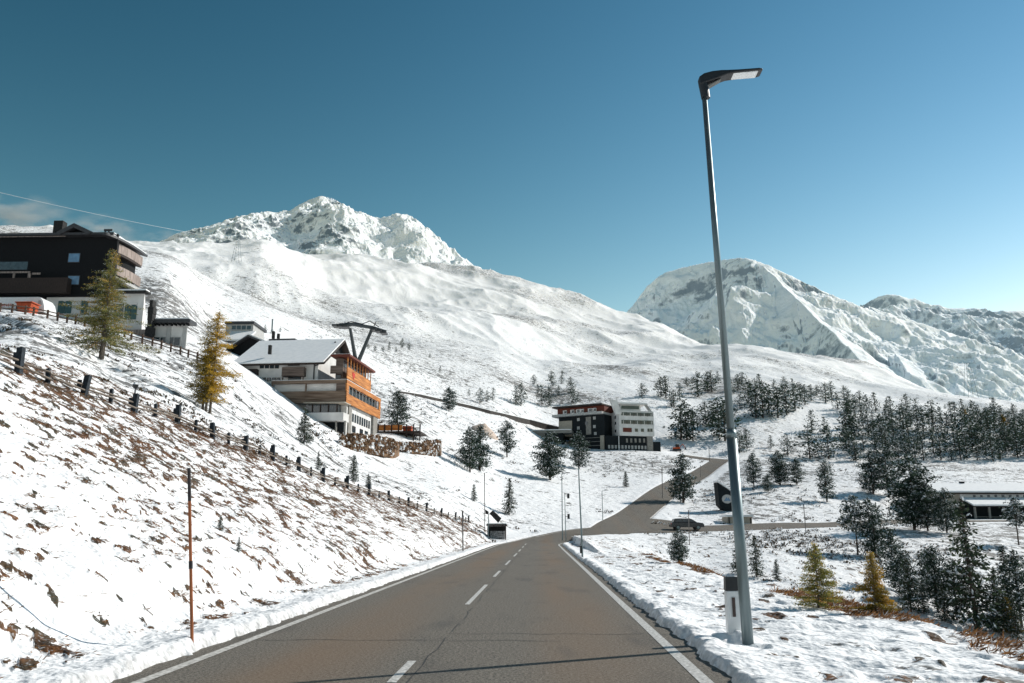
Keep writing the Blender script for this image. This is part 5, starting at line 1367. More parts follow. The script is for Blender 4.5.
# pale heap of sand
q = ground_at(485, 434)
R = np.random.default_rng(4); n = 28
vs = []; fs = []
for i in range(n):
    for j in range(n):
        u = (i / (n - 1) - .5) * 2; v = (j / (n - 1) - .5) * 2; rr_ = math.hypot(u, v)
        h = max(0, 1 - rr_) ** .8 * 2.6 + .25 * vnoise(u * 5 + 9, v * 5, 7) * (rr_ < 1) - 1.0 * (rr_ >= .97)
        vs.append((u * 3.6, v * 3.4, h + (ground(q[0] + u * 3.6, q[1] + v * 3.4) - q[2])))
for i in range(n - 1):
    for j in range(n - 1): fs.append((i * n + j, (i + 1) * n + j, (i + 1) * n + j + 1, i * n + j + 1))
o = mesh_obj("sand_heap", vs, fs, mat("pale_sand", (0.62, 0.50, 0.42), .9, .12, 2.0, bump=.3), smooth=True); o.location = tuple(q)
tag(o, "pale pinkish heap of sand on the snowy slope between two pines", "sand heap", kind="thing")

# ---------------------------------------------------------------- long low building at the right
F = Frame(972, 521, 170, 6)
r = F.root("lodge", "long low building with a snowy lean-to roof on posts at the right edge", "building")
zg = F.front(972, 521)[1] - 2
xL, _ = F.front(931, 505, 3); xM, _ = F.front(955, 505, 3); xR, _ = F.front(1075, 505, 3)
zU = F.front(955, 493.5, 3)[1]; zu0 = F.front(990, 500, 3)[1]
m_ = MB(); m_.box(xL, xR, 3, 12, zg, zU); m_.build("wall", CONCB, r)
m_ = MB(); m_.prism([(2.2, zU - .1), (7.5, zU + 1.6), (12.6, zU - .1), (12.6, zU + .15), (7.5, zU + 1.9), (2.2, zU + .15)], 'x', xL - .8, xR + .5); m_.build("roof", BROWNDARK, r)
m_ = MB(); m_.prism([(2.3, zU + .16), (7.5, zU + 1.91), (12.5, zU + .16), (12.5, zU + .5), (7.5, zU + 2.3), (2.3, zU + .5)], 'x', xL - .7, xR + .4); m_.build("roof_snow", ROOFSNOW, r)
m_ = MB(); F.fb(m_, 960, 494.2, 1070, 498.2, 2.85, 2.997); m_.build("clerestory", PLASTER, r)
for i in range(11):
    m_ = MB(); a = 973 + i * 7.2; F.fb(m_, a, 495, a + 2.8, 497.6, 2.78, 2.847); m_.build("window", GLASS, r)
xl0, _ = F.front(974, 505, -1.2)
zl = F.front(974, 506, -1.2)[1]; zh = F.front(960, 498.6, 2.8)[1]
m_ = MB(); m_.prism([(-1.4, zl), (2.84, zh), (2.84, zh - .2), (-1.4, zl - .2)], 'x', xl0 - .3, xR + .5); m_.build("lean_to_roof", BROWNDARK, r)
m_ = MB(); m_.prism([(-1.35, zl + .3), (2.83, zh + .3), (2.83, zh + .01), (-1.35, zl + .01)], 'x', xl0 - .2, xR + .4); m_.build("lean_to_snow", ROOFSNOW, r)
m_ = MB(); m_.box(xl0, xR, 1.2, 2.9, zg, zh - .9); m_.build("shed_wall", DARKCLAD, r)
for i in range(9):
    m_ = MB(); xx = xl0 + .1 + i * 2.9; m_.box(xx, xx + .34, -1.0, -.7, zg, zl - .15); m_.build("post", CONC, r)
for i in range(8):
    m_ = MB(); xx = xl0 + .5 + i * 2.9; m_.box(xx, xx + 2.4, -.9, -.8, zl - 1.4 - .7, zl - 1.3 - .7); m_.build("rail", CONC, r)
for a, c in ((959, 961.5), (965, 968.5)):
    m_ = MB(); F.fb(m_, a, 508.5, c, 519, 2.9, 2.997); m_.build("door", BROWNDARK, r)
m_ = MB(); F.fb(m_, 961, 481.5, 965, 487, 7.2, 8.0); m_.build("chimney", STONE, r)
m_ = MB(); F.fb(m_, 957, 486.6, 972, 487.8, 6.8, 8.2); m_.build("roof_hatch", STONE, r)

# wedge shaped information building and beige hut behind the lamp post
F = Frame(729, 516, 158, 4)
r = F.root("wedge_building", "small dark wedge shaped building with a white round emblem behind the lamp post", "building")
p = [F.front(*a) for a in ((717.3, 482.5), (719.5, 505), (729, 515), (741, 517), (741, 499))]
m_ = MB(); m_.prism(p, 'y', 0, 2.5); m_.build("wall", DARKCLAD, r)
m_ = MB(); m_.prism([F.front(*a) for a in ((717.0, 481.8), (741.5, 498.0), (741.5, 496.8), (717.0, 480.4))], 'y', -.3, 2.7); m_.build("roof_snow", ROOFSNOW, r)
c = F.front(727, 499); pts = [(c[0] + .95 * math.cos(t), c[1] + .8 * math.sin(t)) for t in np.linspace(0, 2 * math.pi, 20, endpoint=False)]
m_ = MB(); m_.prism(pts, 'y', -.06, -.005); em = m_.build("emblem", PLASTERG, r)
m_ = MB(); c0 = c; m_.prism([(c0[0] - .6, c0[1] - .35), (c0[0] - .1, c0[1] + .35), (c0[0] + .12, c0[1] + .05), (c0[0] + .3, c0[1] + .3), (c0[0] + .65, c0[1] - .35)], 'y', -.09, -.064); m_.build("peak_mark", GLASSB, em)
F = Frame(753, 526, 142.5, 0)
r = F.root("beige_hut", "low beige roadside hut partly hidden by the lamp post", "hut")
m_ = MB(); F.fb(m_, 727, 517, 752.5, 528, 0, 4); m_.build("wall", CONCB, r)
m_ = MB(); F.fb(m_, 725.5, 514.8, 753.5, 516.8, -.4, 4.4); m_.build("roof", ROOFSNOW, r)
m_ = MB(); F.fb(m_, 728.5, 517.2, 730, 526, -.08, -.003); F.fb(m_, 750, 518, 751.4, 525, -.08, -.003); m_.build("door", BROWNDARK, r)
# ---------------------------------------------------------------- foreground street lamp
q = ground_at(748, 643); print("lamp base", q)
base = np.array(q)
# the mast leans very slightly with the photo
top = P(703.5, 85, base[1] + .12); H = top[2] - base[2]
print("lamp height", H, "lean", top - base)
r = empty("street_lamp", base, 0, "tall grey street lamp in the right foreground beside the white marker post", "street lamp", None)
T_ = Vector(tuple(top - base)); at = lambda t: T_ * t
hj = (P(734.5, 321, base[1])[2] - base[2]) / H; hj = .335
m_ = MB(); m_.tube(at(-.04), at(hj), .084, .080, 24); m_.build("pole", ZINC, r, smooth=False)
m_ = MB(); m_.tube(at(hj) + Vector((0, 0, -.02)), at(hj + .012), .090, .066, 24); m_.build("collar", ZINC, r)
m_ = MB(); m_.tube(at(hj + .0115), at(1.0), .060, .043, 24); m_.build("pole_top", ZINC, r)
for nm in ("pole", "pole_top", "collar"):
    pass
for ch in r.children:
    for p_ in ch.data.polygons: p_.use_smooth = len(p_.vertices) == 4
# lamp head, pointing right and towards the road
hd = empty("lamp_head_pivot", (0, 0, 0)); bpy.data.objects.remove(hd)
def headbox(name, xs, prof, m, parent, bevel=.02):
    """lofted along x: each section (x, y0, y1, z0, z1)"""
    vs = []; fs = []
    for (x, y0, y1, z0, z1) in prof: vs += [(x, y0, z0), (x, y1, z0), (x, y1, z1), (x, y0, z1)]
    n = len(prof)
    for i in range(n - 1):
        for k in range(4): fs.append((i * 4 + k, i * 4 + (k + 1) % 4, (i + 1) * 4 + (k + 1) % 4, (i + 1) * 4 + k))
    fs += [(3, 2, 1, 0), tuple((n - 1) * 4 + k for k in range(4))]
    b = MB(); b.add(vs, fs); o = b.build(name, m, parent, bevel=bevel); return o
top_l = T_
housing = headbox("lamp_head", None, [(-.07, -.075, .075, -.02, .13), (.02, -.09, .09, .0, .18), (.16, -.105, .105, .03, .20), (.32, -.115, .115, .08, .20), (.42, -.12, .12, .11, .19), (.60, -.125, .125, .125, .18), (.97, -.125, .125, .135, .178), (1.03, -.105, .105, .14, .172)], BLACKP, r)
sock = MB(); sock.tube((0, 0, -.26), (0, 0, .08), .075, .085, 16); so2 = sock.build("spigot", BLACKP, housing)
LED = mat("lamp_glass", (0.78, 0.80, 0.80), .25, .03, 5, spec=.6)
m_ = MB(); m_.box(.50, .94, -.098, .098, .118, .134); m_.build("lens", LED, housing)
m_ = MB(); m_.prism([(.04, -.08), (.30, .052), (.30, .065), (.04, -.05)], 'y', -.06, .06); m_.build("service_cover", mat("grey_cover", (.16, .16, .15), .5, .1), housing)
housing.location = tuple(top_l); housing.rotation_euler = (math.radians(-3), math.radians(-5), math.radians(2))

# marker post
q = ground_at(733.5, 639); print("marker", q)
r = empty("marker_post", (q[0], q[1], q[2] - .05), math.radians(14), "white plastic roadside marker post with black cap and dark reflector", "marker post")
hp = (639 - 579) / ppm(q[1]); wp = 14.0 / ppm(q[1]) / 2
def taper(mb, z0, z1, w0, w1, d0, d1):
    mb.add([(-w0, -d0 * .5, z0), (w0, -d0 * .5, z0), (w0 * .75, d0 * .6, z0), (-w0 * .75, d0 * .6, z0), (-w1, -d1 * .5, z1), (w1, -d1 * .5, z1), (w1 * .75, d1 * .6, z1), (-w1 * .75, d1 * .6, z1)],
           [(0, 3, 2, 1), (4, 5, 6, 7), (0, 1, 5, 4), (1, 2, 6, 5), (2, 3, 7, 6), (3, 0, 4, 7)])
m_ = MB(); taper(m_, -.15, hp * .80, wp * .95, wp, .13, .12); m_.build("body", WHITEP, r, bevel=.012)
m_ = MB(); taper(m_, hp * .802, hp + .02, wp * 1.03, wp * .98, .128, .12); m_.build("cap", BLACKP, r, bevel=.012)
m_ = MB(); m_.box(-.024, .024, -.078, -.066, hp * .40, hp * .70); m_.build("reflector", mat("dark_reflector", (.05, .025, .022), .25, .2, spec=.6), r)
# small snow cushion around the two feet
vs = []; fs = []; n = 22
for i in range(n):
    for j in range(n):
        u = (i / (n - 1) - .5) * 2; v = (j / (n - 1) - .5) * 2; rr_ = math.hypot(u, v)
        X = q[0] + .05 + u * .42; Y = q[1] - .02 + v * .38
        h = max(0, 1 - rr_ ** 2) * .11 * (0.6 + .8 * vnoise(u * 3 + 4, v * 3, 12)) - .05 * (rr_ > .97)
        vs.append((X, Y, ground(X, Y) + float(h) - .012))
for i in range(n - 1):
    for j in range(n - 1): fs.append((i * n + j, (i + 1) * n + j, (i + 1) * n + j + 1, i * n + j + 1))
tag(mesh_obj("snow_clump", vs, fs, SNOW, smooth=True), kind="structure")

# ---------------------------------------------------------------- snow poles
SPO = mat("orange_snow_pole", (0.34, 0.115, 0.045), .7, .25, 20, stretch=(1, 1, .1))
SPB = mat("snow_pole_dark", (0.035, 0.030, 0.032), .6, .3, 20)
SPG = mat("snow_pole_grey", (0.17, 0.15, 0.14), .6, .3, 20)
def snow_pole(pxb, pyb, pxt, pyt, label, rad=.028, m=SPO, segs=True, group=None):
    q = ground_at(pxb, pyb); t = P(pxt, pyt, q[1]); V_ = Vector(tuple(t - q)); L_ = V_.length
    r = empty("snow_pole", q, 0, label, "snow pole", group)
    if segs:
        m_ = MB(); m_.tube(V_ * -.03, V_ * .62, rad, rad * .95, 10); m_.build("lower_rod", m, r)
        m_ = MB(); m_.tube(V_ * .6205, V_ * .80, rad * .98, rad * .95, 10); m_.build("upper_rod", m, r)
        m_ = MB(); m_.tube(V_ * .8005, V_ * 1.0, rad * 1.05, rad, 10); m_.build("tip", SPB, r)
        m_ = MB(); m_.tube(V_ * .40, V_ * .445, rad * 1.25, rad * 1.25, 10); m_.build("band", SPB, r)
    else:
        m_ = MB(); m_.tube(V_ * -.03, V_ * .85, rad, rad, 8); m_.build("rod", m, r)
        m_ = MB(); m_.tube(V_ * .8505, V_, rad * 1.1, rad, 8); m_.build("tip", SPB, r)
    return r
snow_pole(192, 639, 189, 468, "tall orange snow pole with a black tip on the left verge, nearest one", .024)
snow_pole(463, 551, 462.5, 511, "thin grey snow pole on the left verge where the road crests", .05, SPG, False)
snow_pole(484.8, 530, 484.5, 473, "very tall thin pole behind the guard fence end", .05, SPG, False)
snow_pole(662.5, 499, 662, 468, "thin pole on the slope left of the climbing road, upper one", .07, SPG, False)
snow_pole(689.5, 545, 688.5, 510, "thin pole in front of the parked dark car", .05, SPG, False)
snow_pole(709.5, 462, 709, 447, "thin pole at the top bend of the hill road", .08, SPG, False)
snow_pole(806, 533, 803.5, 504, "thin pole beside the valley road in the middle of the right slope", .06, SPG, False)
snow_pole(700.5, 478, 700.5, 465, "short thin pole on the inside of the hill road's upper bend", .06, SPG, False)

# ---------------------------------------------------------------- distant lamps
def small_lamp(pxb, pyb, pxt, pyt, label, arm=0.9, rad=.07, depth=None):
    q = ground_at(pxb, pyb) if depth is None else P(pxb, pyb, depth)
    if depth: q[2] = ground(q[0], q[1])
    t = P(pxt, pyt, q[1]); V_ = Vector(tuple(t - q))
    r = empty("street_lamp", q, 0, label, "street lamp")
    m_ = MB(); m_.tube(V_ * -.03, V_, rad, rad * .6, 10); m_.build("pole", ZINC, r)
    if arm:
        e = V_ + Vector((arm, 0, .12))
        m_ = MB(); m_.tube(V_, e, rad * .5, rad * .4, 8); m_.build("arm", ZINC, r)
        o = headbox("lamp_head", None, [(0, -.10, .10, -.02, .08), (.25, -.13, .13, -.02, .09), (.62, -.11, .11, .0, .06)], BLACKP, r, 0); o.location = tuple(e - Vector((.1, 0, 0)))
    return r
print("pole ground", ground_at(582.5, 557), ground_at(566, 542))
r = small_lamp(582.5, 557, 578.5, 467, "slender grey pole at the right road edge in the middle distance", 0, .055)
q5 = ground_at(582.5, 557)
m_ = MB(); m_.box(-.14, -.03, -.10, .10, .2, .62); m_.build("junction_box", BLACKP, r)
m_ = MB(); m_.tube(Vector(tuple(P(578.5, 467, q5[1]) - q5)), Vector(tuple(P(578.5, 467, q5[1]) - q5)) + Vector((0, -.5, .05)), .05, .05, 8); m_.build("lamp_head", BLACKP, r)
small_lamp(562.5, 541, 561.8, 474, "distant street lamp with a short arm at the road's right bend, left of the pair", .55, .075)
r = small_lamp(566.0, 542, 564.6, 493, "second lamp of the pair at the bend carrying small round lights", 0, .06)
qq = ground_at(566.0, 542)
for z_ in (3.1, 5.6):
    m_ = MB(); m_.tube((.0, 0, z_), (.35, 0, z_), .03, .03, 6); m_.box(.22, .50, -.14, .14, z_ - .3, z_ + .3); m_.build("signal_lamp", BLACKP, r)
small_lamp(602.8, 520, 602, 491, "small lamp on the snow left of the climbing road, lower one", .5, .07)
small_lamp(620, 500, 620, 495, "low reflector post beside the climbing road", 0, .05) if False else None
m_lab = "tiny lantern topped post above the bank fence, by its third post"
q = ground_at(133.5, 408); r = empty("lantern_post", q, 0, m_lab, "lantern")
hl = 26 / ppm(q[1]); m_ = MB(); m_.tube((0, 0, -.2), (0, 0, hl * .8), .035, .03, 8); m_.build("pole", POSTDARK, r)
m_ = MB(); m_.tube((0, 0, hl * .8), (0, 0, hl * .95), .09, .13, 6); m_.build("lantern", BLACKP, r)
m_ = MB(); m_.tube((0, 0, hl * .952), (0, 0, hl * 1.05), .16, .02, 6); m_.build("lantern_roof", ROOFSNOW, r)

# ---------------------------------------------------------------- fence along the top of the bank
def fence_pts_at(px): return float(np.interp(px, [a[0] for a in FENCE_PX], [a[1] for a in FENCE_PX]))
posts_px = [-60, -20, 18, 48, 82, 110, 133, 155, 177, 195, 213, 229, 245, 259, 273, 286, 299, 311, 323, 335, 347, 358, 369, 379, 389, 399, 408, 417, 426, 434, 441, 448, 455, 461, 467, 472, 477]
pp = []
for px in posts_px:
    q = bank_hit(px, fence_pts_at(px))
    if q[1] > 105: q[1] = 105 + (q[1] - 105) * .2
    X, Y = q[0], q[1]; pp.append(np.array([X, Y, ground(X, Y)]))
r = empty("bank_fence", pp[2], 0, "low dark timber fence running along the top of the grassy bank to the road bend", "fence")
o0 = pp[2]; R = np.random.default_rng(9)
for i, p in enumerate(pp):
    m_ = MB(); h = .80 * R.uniform(.9, 1.1); w_ = .10 if i % 2 == 0 else .06; c = p - o0; tl = R.normal(0, .05, 2)
    z0 = c[2] - .4; z1 = c[2] + h * (1 if i % 2 == 0 else .7)
    m_.add([(c[0] - w_, c[1] - w_, z0), (c[0] + w_, c[1] - w_, z0), (c[0] + w_, c[1] + w_, z0), (c[0] - w_, c[1] + w_, z0),
            (c[0] - w_ + tl[0], c[1] - w_ + tl[1], z1), (c[0] + w_ * .9 + tl[0], c[1] - w_ + tl[1], z1 + .03), (c[0] + w_ * .9 + tl[0], c[1] + w_ + tl[1], z1), (c[0] - w_ + tl[0], c[1] + w_ + tl[1], z1 - .02)],
           [(0, 3, 2, 1), (4, 5, 6, 7), (0, 1, 5, 4), (1, 2, 6, 5), (2, 3, 7, 6), (3, 0, 4, 7)])
    if i % 2 == 0 and p[1] < 60: m_.box(c[0] - w_ - .10, c[0] - w_ - .01, c[1] - .08, c[1] + .08, z1 - .45, z1 - .15)
    m_.build("post", POSTDARK, r)
for i, (a, b) in enumerate(zip(pp[:-1], pp[1:])):
    A = Vector(tuple(a - o0)); B = Vector(tuple(b - o0)); yo = Vector((0, .0, 0))
    for k, zz in enumerate((.22, .38)):
        m_ = MB(); m_.tube(A + Vector((.12 - .1 * k, 0, zz)), B + Vector((.12 - .1 * k, 0, zz + R.normal(0, .03))), 0.042, .038, 6); m_.build("rail", RAILWOOD, r)

# fence in front of the hotels
hf = [(-30, 308), (0, 309.5), (12, 312), (25, 315.5), (33, 317.5), (47, 320), (57, 323), (66.5, 325), (75, 327.5), (84, 330), (94, 333), (104, 336), (114, 338), (124, 340), (131, 341), (142, 343.5), (152, 347), (161, 350), (170.5, 352.5), (180, 355.5), (188, 358), (197, 361), (206, 365)]
pts = []
for a, b in hf:
    Yh = np.interp(a, [-30, 60, 206], [80, 86, 92]); q = P(a, b, Yh); pts.append(np.array([q[0], q[1], ground(q[0], q[1])]))
r = empty("hotel_fence", pts[0], 0, "brown ranch fence with two rails in front of the dark hotel and the annex", "fence"); o0 = pts[0]
for i, p in enumerate(pts):
    c = p - o0; m_ = MB(); m_.box(c[0] - .08, c[0] + .08, c[1] - .08, c[1] + .08, c[2] - .4, c[2] + .95); m_.build("post", WOODFENCE, r)
for a, b in zip(pts[:-1], pts[1:]):
    A = Vector(tuple(a - o0)); B = Vector(tuple(b - o0))
    for zz in (.42, .78): m_ = MB(); m_.tube(A + Vector((0, -.1, zz)), B + Vector((0, -.1, zz)), .06, .06, 6); m_.build("rail", WOODFENCE, r)

# ---------------------------------------------------------------- white truck and red skip before the hotel
F = Frame(44, 316, 90, 0)
r = F.root("truck", "white box truck with red lettering parked before the dark hotel", "truck")
m_ = MB(); x0, zt = F.front(-40, 297.5, 0); x1, zb = F.front(39, 311.5, 0)
m_.box(x0, x1 - .3, 0, 2.5, zb, zt); m_.build("cargo_box", WHITEP, r, bevel=.08)
cb = [(x1 - .28, zb), (x1 + .55, zb), (x1 + .5, zb + .6), (x1 + .30, zb + 1.2), (x1 - .05, zt - .05), (x1 - .28, zt)]
m_ = MB(); m_.prism(cb, 'y', .05, 2.45); cab = m_.build("cab", WHITEP, r, bevel=.04)
m_ = MB(); m_.prism([(x1 - .22, zb + .75), (x1 + .25, zb + .75), (x1 + .05, zb + 1.3), (x1 - .22, zb + 1.3)], 'y', .035, .047); m_.build("side_window", PLASTERG, cab)
m_ = MB(); m_.box(x0, x1 + .3, .3, 2.2, zb - .35, zb - .003); m_.build("chassis", BLACKP, r)
for xx in (x0 + 1.5, x0 + 2.6, x1 - .9):
    m_ = MB(); m_.tube((xx, .1, zb - .45), (xx, .42, zb - .45), .45, .45, 16); wh = m_.build("wheel", BLACKP, r)
    m_ = MB(); m_.tube((xx, .07, zb - .45), (xx, .098, zb - .45), .22, .22, 12); m_.build("rim", ZINC, wh)
# red lettering, read as block capitals at this size
def letters(txt, x, z, h, y, m, parent):
    G = {'S': ["111", "100", "111", "001", "111"], 'K': ["101", "110", "100", "110", "101"], 'I': ["010"] * 5, 'R': ["111", "101", "110", "101", "101"], 'E': ["111", "100", "110", "100", "111"], 'N': ["101", "111", "111", "101", "101"], 'T': ["111", "010", "010", "010", "010"], ' ': ["000"] * 5, 'A': ["111", "101", "111", "101", "101"], 'L': ["100", "100", "100", "100", "111"], '*': ["010", "111", "010", "111", "010"]}
    s = h / 5; par = MB().box(x, x + 4 * s * len(txt), y + .013, y + .015, z - s, z + 6 * s).build('lettering_panel', WHITEP, parent)
    for ch in txt:
        m_ = MB()
        for r_, row in enumerate(G[ch]):
            for c_, v in enumerate(row):
                if v == '1': m_.box(x + c_ * s, x + c_ * s + s * .98, y, y + .012, z + (4 - r_) * s, z + (4 - r_) * s + s * .98)
        m_.build('letter', m, par)
        x += 4 * s
    return par
xt, zt2 = F.front(-7, 306.5, 0); letters("*NT *E*ET", xt, zt2, .30, -.016, REDP, r)
F = Frame(26, 315, 88, 0)
r = F.root("skip", "red orange steel skip standing in front of the white truck", "skip")
a = F.front(16, 302.5); b = F.front(31.5, 303.2); c = F.front(27.0, 315); d_ = F.front(19.5, 315)
m_ = MB(); m_.prism([a, b, (c[0], c[1] - .3), (d_[0], d_[1] - .3)], 'y', 0, 1.5); m_.build("body", RUSTRED, r, bevel=.03)
m_ = MB(); m_.box(a[0] - .1, b[0] + .1, -.08, 1.58, a[1] + .003, a[1] + .10); m_.build("rim", RUSTRED, r)
m_ = MB(); m_.prism([(a[0] - .15, a[1] - .3), (a[0] + .05, a[1] - .3), (d_[0] - .35, d_[1] - .2), (d_[0] - .6, d_[1] - .2)], 'y', .3, .4); m_.prism([(a[0] + .15, a[1] - .7), (d_[0] - .1, d_[1] - .2), (d_[0] - .2, d_[1] - .2), (a[0] + .0, a[1] - .7)], 'y', .3, .4); m_.build("lifting_frame", BROWNDARK, r)

PYL = mat("dark_pylon_steel", (.055, .065, .07), .6, .2, 4)
# ---------------------------------------------------------------- ski lift pylon (V shaped) and far pylons
Yp = 250; q = P(357.3, 368, Yp); q[2] = ground(q[0], q[1])
r = empty("lift_pylon", q, 0, "V shaped grey ropeway pylon with a long crosshead behind the chalet", "ropeway pylon")
lp = lambda px, py, dy=0: Vector(tuple(P(px, py, Yp + dy) - q))
zb = lp(357.3, 368).z
m_ = MB(); m_.tube((lp(357, 363).x, 0, -1), lp(357, 360), .9, .8, 10); m_.build("foot", PYL, r)
m_ = MB(); m_.tube(lp(355.8, 361), lp(350.2, 328.5), .62, .45, 10); m_.build("leg", PYL, r)
m_ = MB(); m_.tube(lp(358.6, 361), lp(371.5, 330), .62, .45, 10); m_.build("leg", PYL, r)
m_ = MB(); m_.tube(lp(336.5, 325.5), lp(352, 324.2),   .55, .55, 6); m_.tube(lp(352, 324.2), lp(372, 327.5), .55, .55, 6); m_.tube(lp(372, 327.5), lp(386, 332),   .55, .55, 6); m_.build("crosshead", PYL, r)
for a, b in ((336, 326), (341, 326.8), (346, 327), (374, 330), (379, 331.5), (384, 333.2)):
    m_ = MB(); v = lp(a, b); m_.box(v.x - .9, v.x + .9, -1.6, 1.6, v.z - .3, v.z + .22); m_.build("sheave_train", ROOFEDGE, r)
for a, b, c, d_ in ((340, 325, 351, 321.5), (351, 321.5, 362, 324), (362, 324, 370, 321), (370, 321, 379, 327), (345, 325, 345, 321.8), (374, 326, 376, 322)):
    m_ = MB(); m_.tube(lp(a, b), lp(c, d_), .14, .14, 5); m_.build("platform_strut", ROOFEDGE, r)

def lattice(name, px, pyb, pyt, w, label, Y=None):
    q = ground_at(px, pyb) if Y is None else P(px, pyb, Y)
    if q is None: q = P(px, pyb, Y or 700)
    H = (pyb - pyt) / ppm(q[1]); r = empty(name, q, 0, label, "ropeway pylon"); m_ = MB(); h = w / 2
    for sx, sy in ((-1, -1), (1, -1), (1, 1), (-1, 1)): m_.tube((sx * h, sy * h, -3), (sx * h * .3, sy * h * .3, H), .10, .07, 4)
    n = 7
    for i in range(n):
        t0 = i / n; t1 = (i + 1) / n; a = h * (1 - .7 * t0); b = h * (1 - .7 * t1)
        m_.tube((-a, -a, H * t0), (b, -b, H * t1), .05, .05, 4); m_.tube((a, -a, H * t0), (-b, -b, H * t1), .05, .05, 4)
    m_.build("mast", ZINC, r)
    m_ = MB(); m_.tube((-w * .9, 0, H), (w * .9, 0, H), .14, .14, 4); m_.tube((-w * .6, 0, H * .82), (w * .6, 0, H * .82), .10, .10, 4); m_.build("crossarm", ZINC, r)
    return q, H
qp, Hp = lattice("lift_pylon", 236.5, 262, 238, 6, "lattice ropeway pylon on the crest of the left slope under the rocky peak")
lattice("lift_pylon", 971, 397, 362, 6, "lattice pylon on the white slope right above the dense wood")
lattice("lift_pylon", 891, 399, 385, 4, "small lattice lift pylon on the crest, left end of the dense wood") if False else None
# bright cable running from the left to the crest pylon
r = empty("ropeway_cable", tuple(P(0, 190, 420)), 0, "thin bright ropeway cable crossing the sky at the far left", "cable")
A = P(-60, 178, 400); B = np.array([qp[0], qp[1], qp[2] + Hp]); o0 = P(0, 190, 420)
pts = [A + (B - A) * t - np.array([0, 0, 1]) * 4 * (A[1] / 400) * t * (1 - t) * 2 for t in np.linspace(0, 1, 25)]
m_ = MB(); m_.path([tuple(p - o0) for p in pts], .085, 5); m_.build("rope", mat("bright_rope", (.5, .52, .54), .4, .1, metal=.3), r)

# ---------------------------------------------------------------- bus shelter and sign at the bend
F = Frame(497, 541, 107, 0)
q = P(497, 541, 107); 
r = F.root("roadside_shelter", "small dark roadside shelter with a flat roof by the left road edge at the bend", "shelter")
m_ = MB(); F.fb(m_, 488.5, 526, 506, 545, .9, 1.0); m_.build("back_wall", STONE, r)
m_ = MB(); F.fb(m_, 486.3, 524.2, 506.8, 525.9, -.6, 1.6); m_.build("roof", BROWNDARK, r)
m_ = MB(); F.fb(m_, 486.6, 523.2, 506.5, 524.1, -.5, 1.5); m_.build("roof_snow", ROOFSNOW, r)
for a in (487.3, 505.2):
    m_ = MB(); F.fb(m_, a, 526, a + .9, 545, -.4, -.25); m_.build("post", BROWNDARK, r)
m_ = MB(); F.fb(m_, 490, 531, 504.8, 545, .0, .85); m_.build("log_store", mat("stacked_logs", (.05, .045, .04), .9, .6, 5, col2=(.45, .45, .45)), r)
F = Frame(488.5, 545, 105, 0)
r = F.root("road_sign", "dark angled sign board on a pole above the roadside shelter, seen from behind", "road sign")
m_ = MB(); x_, z1 = F.front(488.5, 514, 0); _, z0 = F.front(488.5, 548, 0); m_.tube((x_, 0, z0), (x_, 0, z1), .05, .05, 8); m_.build("pole", ZINC, r)
m_ = MB(); m_.prism([F.front(*a) for a in ((489.5, 513.5), (492.8, 510.2), (501.5, 518.3), (498.2, 523.0))], 'y', -.08, -.03); m_.build("board", STONE, r, bevel=.0)
m_ = MB(); m_.prism([F.front(*a) for a in ((485.2, 509.5), (488.6, 511.5), (488.4, 514.5), (485.4, 513.8))], 'y', -.06, -.02); m_.build("small_plate", STONE, r)

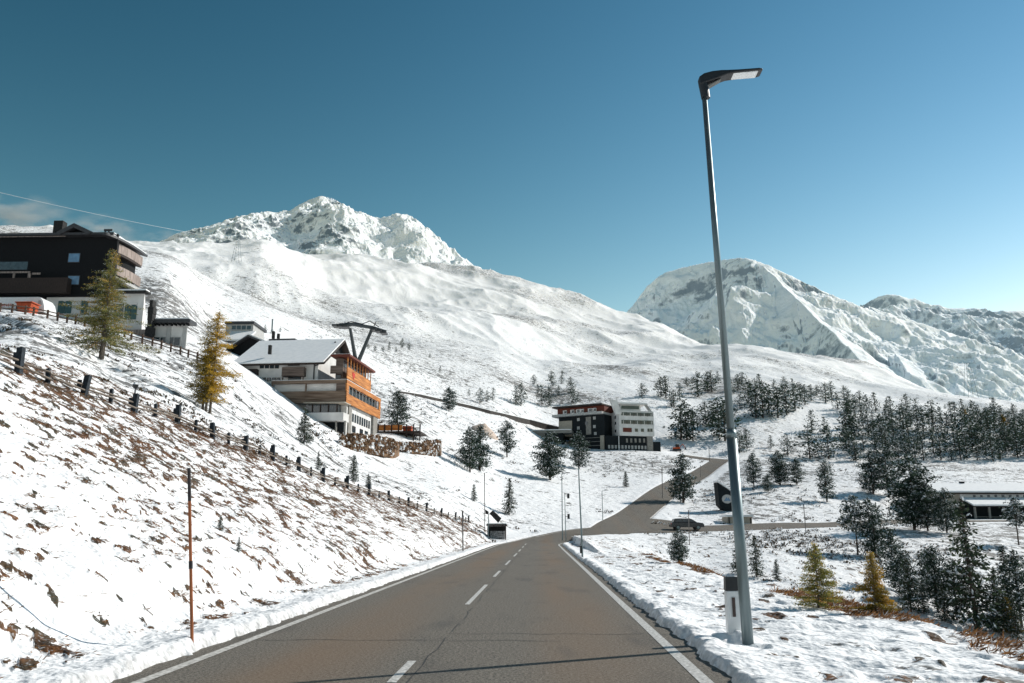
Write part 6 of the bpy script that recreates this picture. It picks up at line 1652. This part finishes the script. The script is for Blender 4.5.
# ---------------------------------------------------------------- vehicles
CARP = mat("dark_car_paint", (.012, .016, .022), .25, .1, 2, spec=.7)
def car(label, px, py, L_, yaw, Y=None):
    q = ground_at(px, py) if Y is None else P(px, py, Y)
    q = np.array([q[0], q[1], float(road_surface_z(np.array([q[0]]), np.array([q[1]]))[0]) + .03]) if poly_dist(np.array([q[0]]), np.array([q[1]]), ROAD_A)[0] < HW else q
    r = empty("parked_car", q, math.radians(yaw), label, "car")
    s = L_ / 4.4
    body = [(-2.2, .35), (-2.22, .75), (-2.05, .95), (-1.95, 1.0), (1.2, 1.0), (2.05, .88), (2.2, .65), (2.2, .35)]
    roof = [(-1.95, 1.002), (-1.75, 1.42), (-1.4, 1.5), (.25, 1.5), (.6, 1.40), (1.25, 1.002)]
    sc = lambda P_: [(a * s, b * s) for a, b in P_]
    m_ = MB(); m_.prism(sc(body), 'y', -.85 * s, .85 * s); m_.build("body", CARP, r, bevel=.05)
    m_ = MB(); m_.prism(sc(roof), 'y', -.72 * s, .72 * s); cabn = m_.build("cabin", CARP, r, bevel=.04)
    for a, b in ((-1.6, -.75), (-.65, .15), (.25, .85)):
        m_ = MB(); m_.prism(sc([(a, 1.06), (b, 1.06), (b - (.25 if b > .5 else 0), 1.38), (a + (.08 if a < -1 else 0), 1.38)]), 'y', -.735 * s, -.722 * s); m_.build("side_window", GLASS, cabn)
    for xx in (-1.35, 1.35):
        for yy in (-.88, .70):
            m_ = MB(); m_.tube((xx * s, yy * s, .33 * s), (xx * s, (yy + .18) * s, .33 * s), .33 * s, .33 * s, 16); wh = m_.build("wheel", BLACKP, r)
            if yy < 0: m_ = MB(); m_.tube((xx * s, (yy - .02) * s, .33 * s), (xx * s, (yy - .005) * s, .33 * s), .2 * s, .2 * s, 12); m_.build("rim", ZINC, wh)
    m_ = MB(); m_.box(2.12 * s, 2.215 * s, -.75 * s, -.45 * s, .66 * s, .78 * s); m_.build("headlight", WHITEP, r)
    m_ = MB(); m_.box(-2.24 * s, -2.19 * s, -.75 * s, -.5 * s, .72 * s, .86 * s); m_.build("tail_light", REDP, r)
    return r
car("dark estate car on the valley road, half hidden behind a bushy pine", 687, 534.5, 4.9, 4, 131)
car("dark car parked just right of the beige roadside hut", 757.5, 526, 2.6, 0, 149)
# small digger on the snow bank
q = ground_at(677, 451)
if q is not None:
    r = empty("digger", q, 0, "small orange digger standing on the snow right of the white hotel block", "digger")
    m_ = MB(); m_.box(-1.4, 1.4, -.9, -.4, 0, .6); m_.build("track", BLACKP, r, bevel=.1)
    m_ = MB(); m_.box(-1.4, 1.4, .4, .9, 0, .6); m_.build("track", BLACKP, r, bevel=.1)
    m_ = MB(); m_.box(-1.3, 1.0, -.8, .8, .62, 1.25); m_.build("body", RUSTRED, r, bevel=.08)
    m_ = MB(); m_.box(-.4, .7, -.7, .1, 1.26, 2.2); m_.build("cab", BROWNDARK, r)
    m_ = MB(); m_.tube((.8, .4, 1.2), (2.1, .4, 2.4), .14, .12, 6); m_.tube((2.1, .4, 2.4), (2.9, .4, 1.1), .11, .1, 6); arm = m_.build("arm", RUSTRED, r)
    m_ = MB(); m_.prism([(2.6, .5), (3.2, .6), (3.1, 1.15), (2.8, 1.15)], 'y', .1, .7); m_.build("bucket", ROOFEDGE, arm)
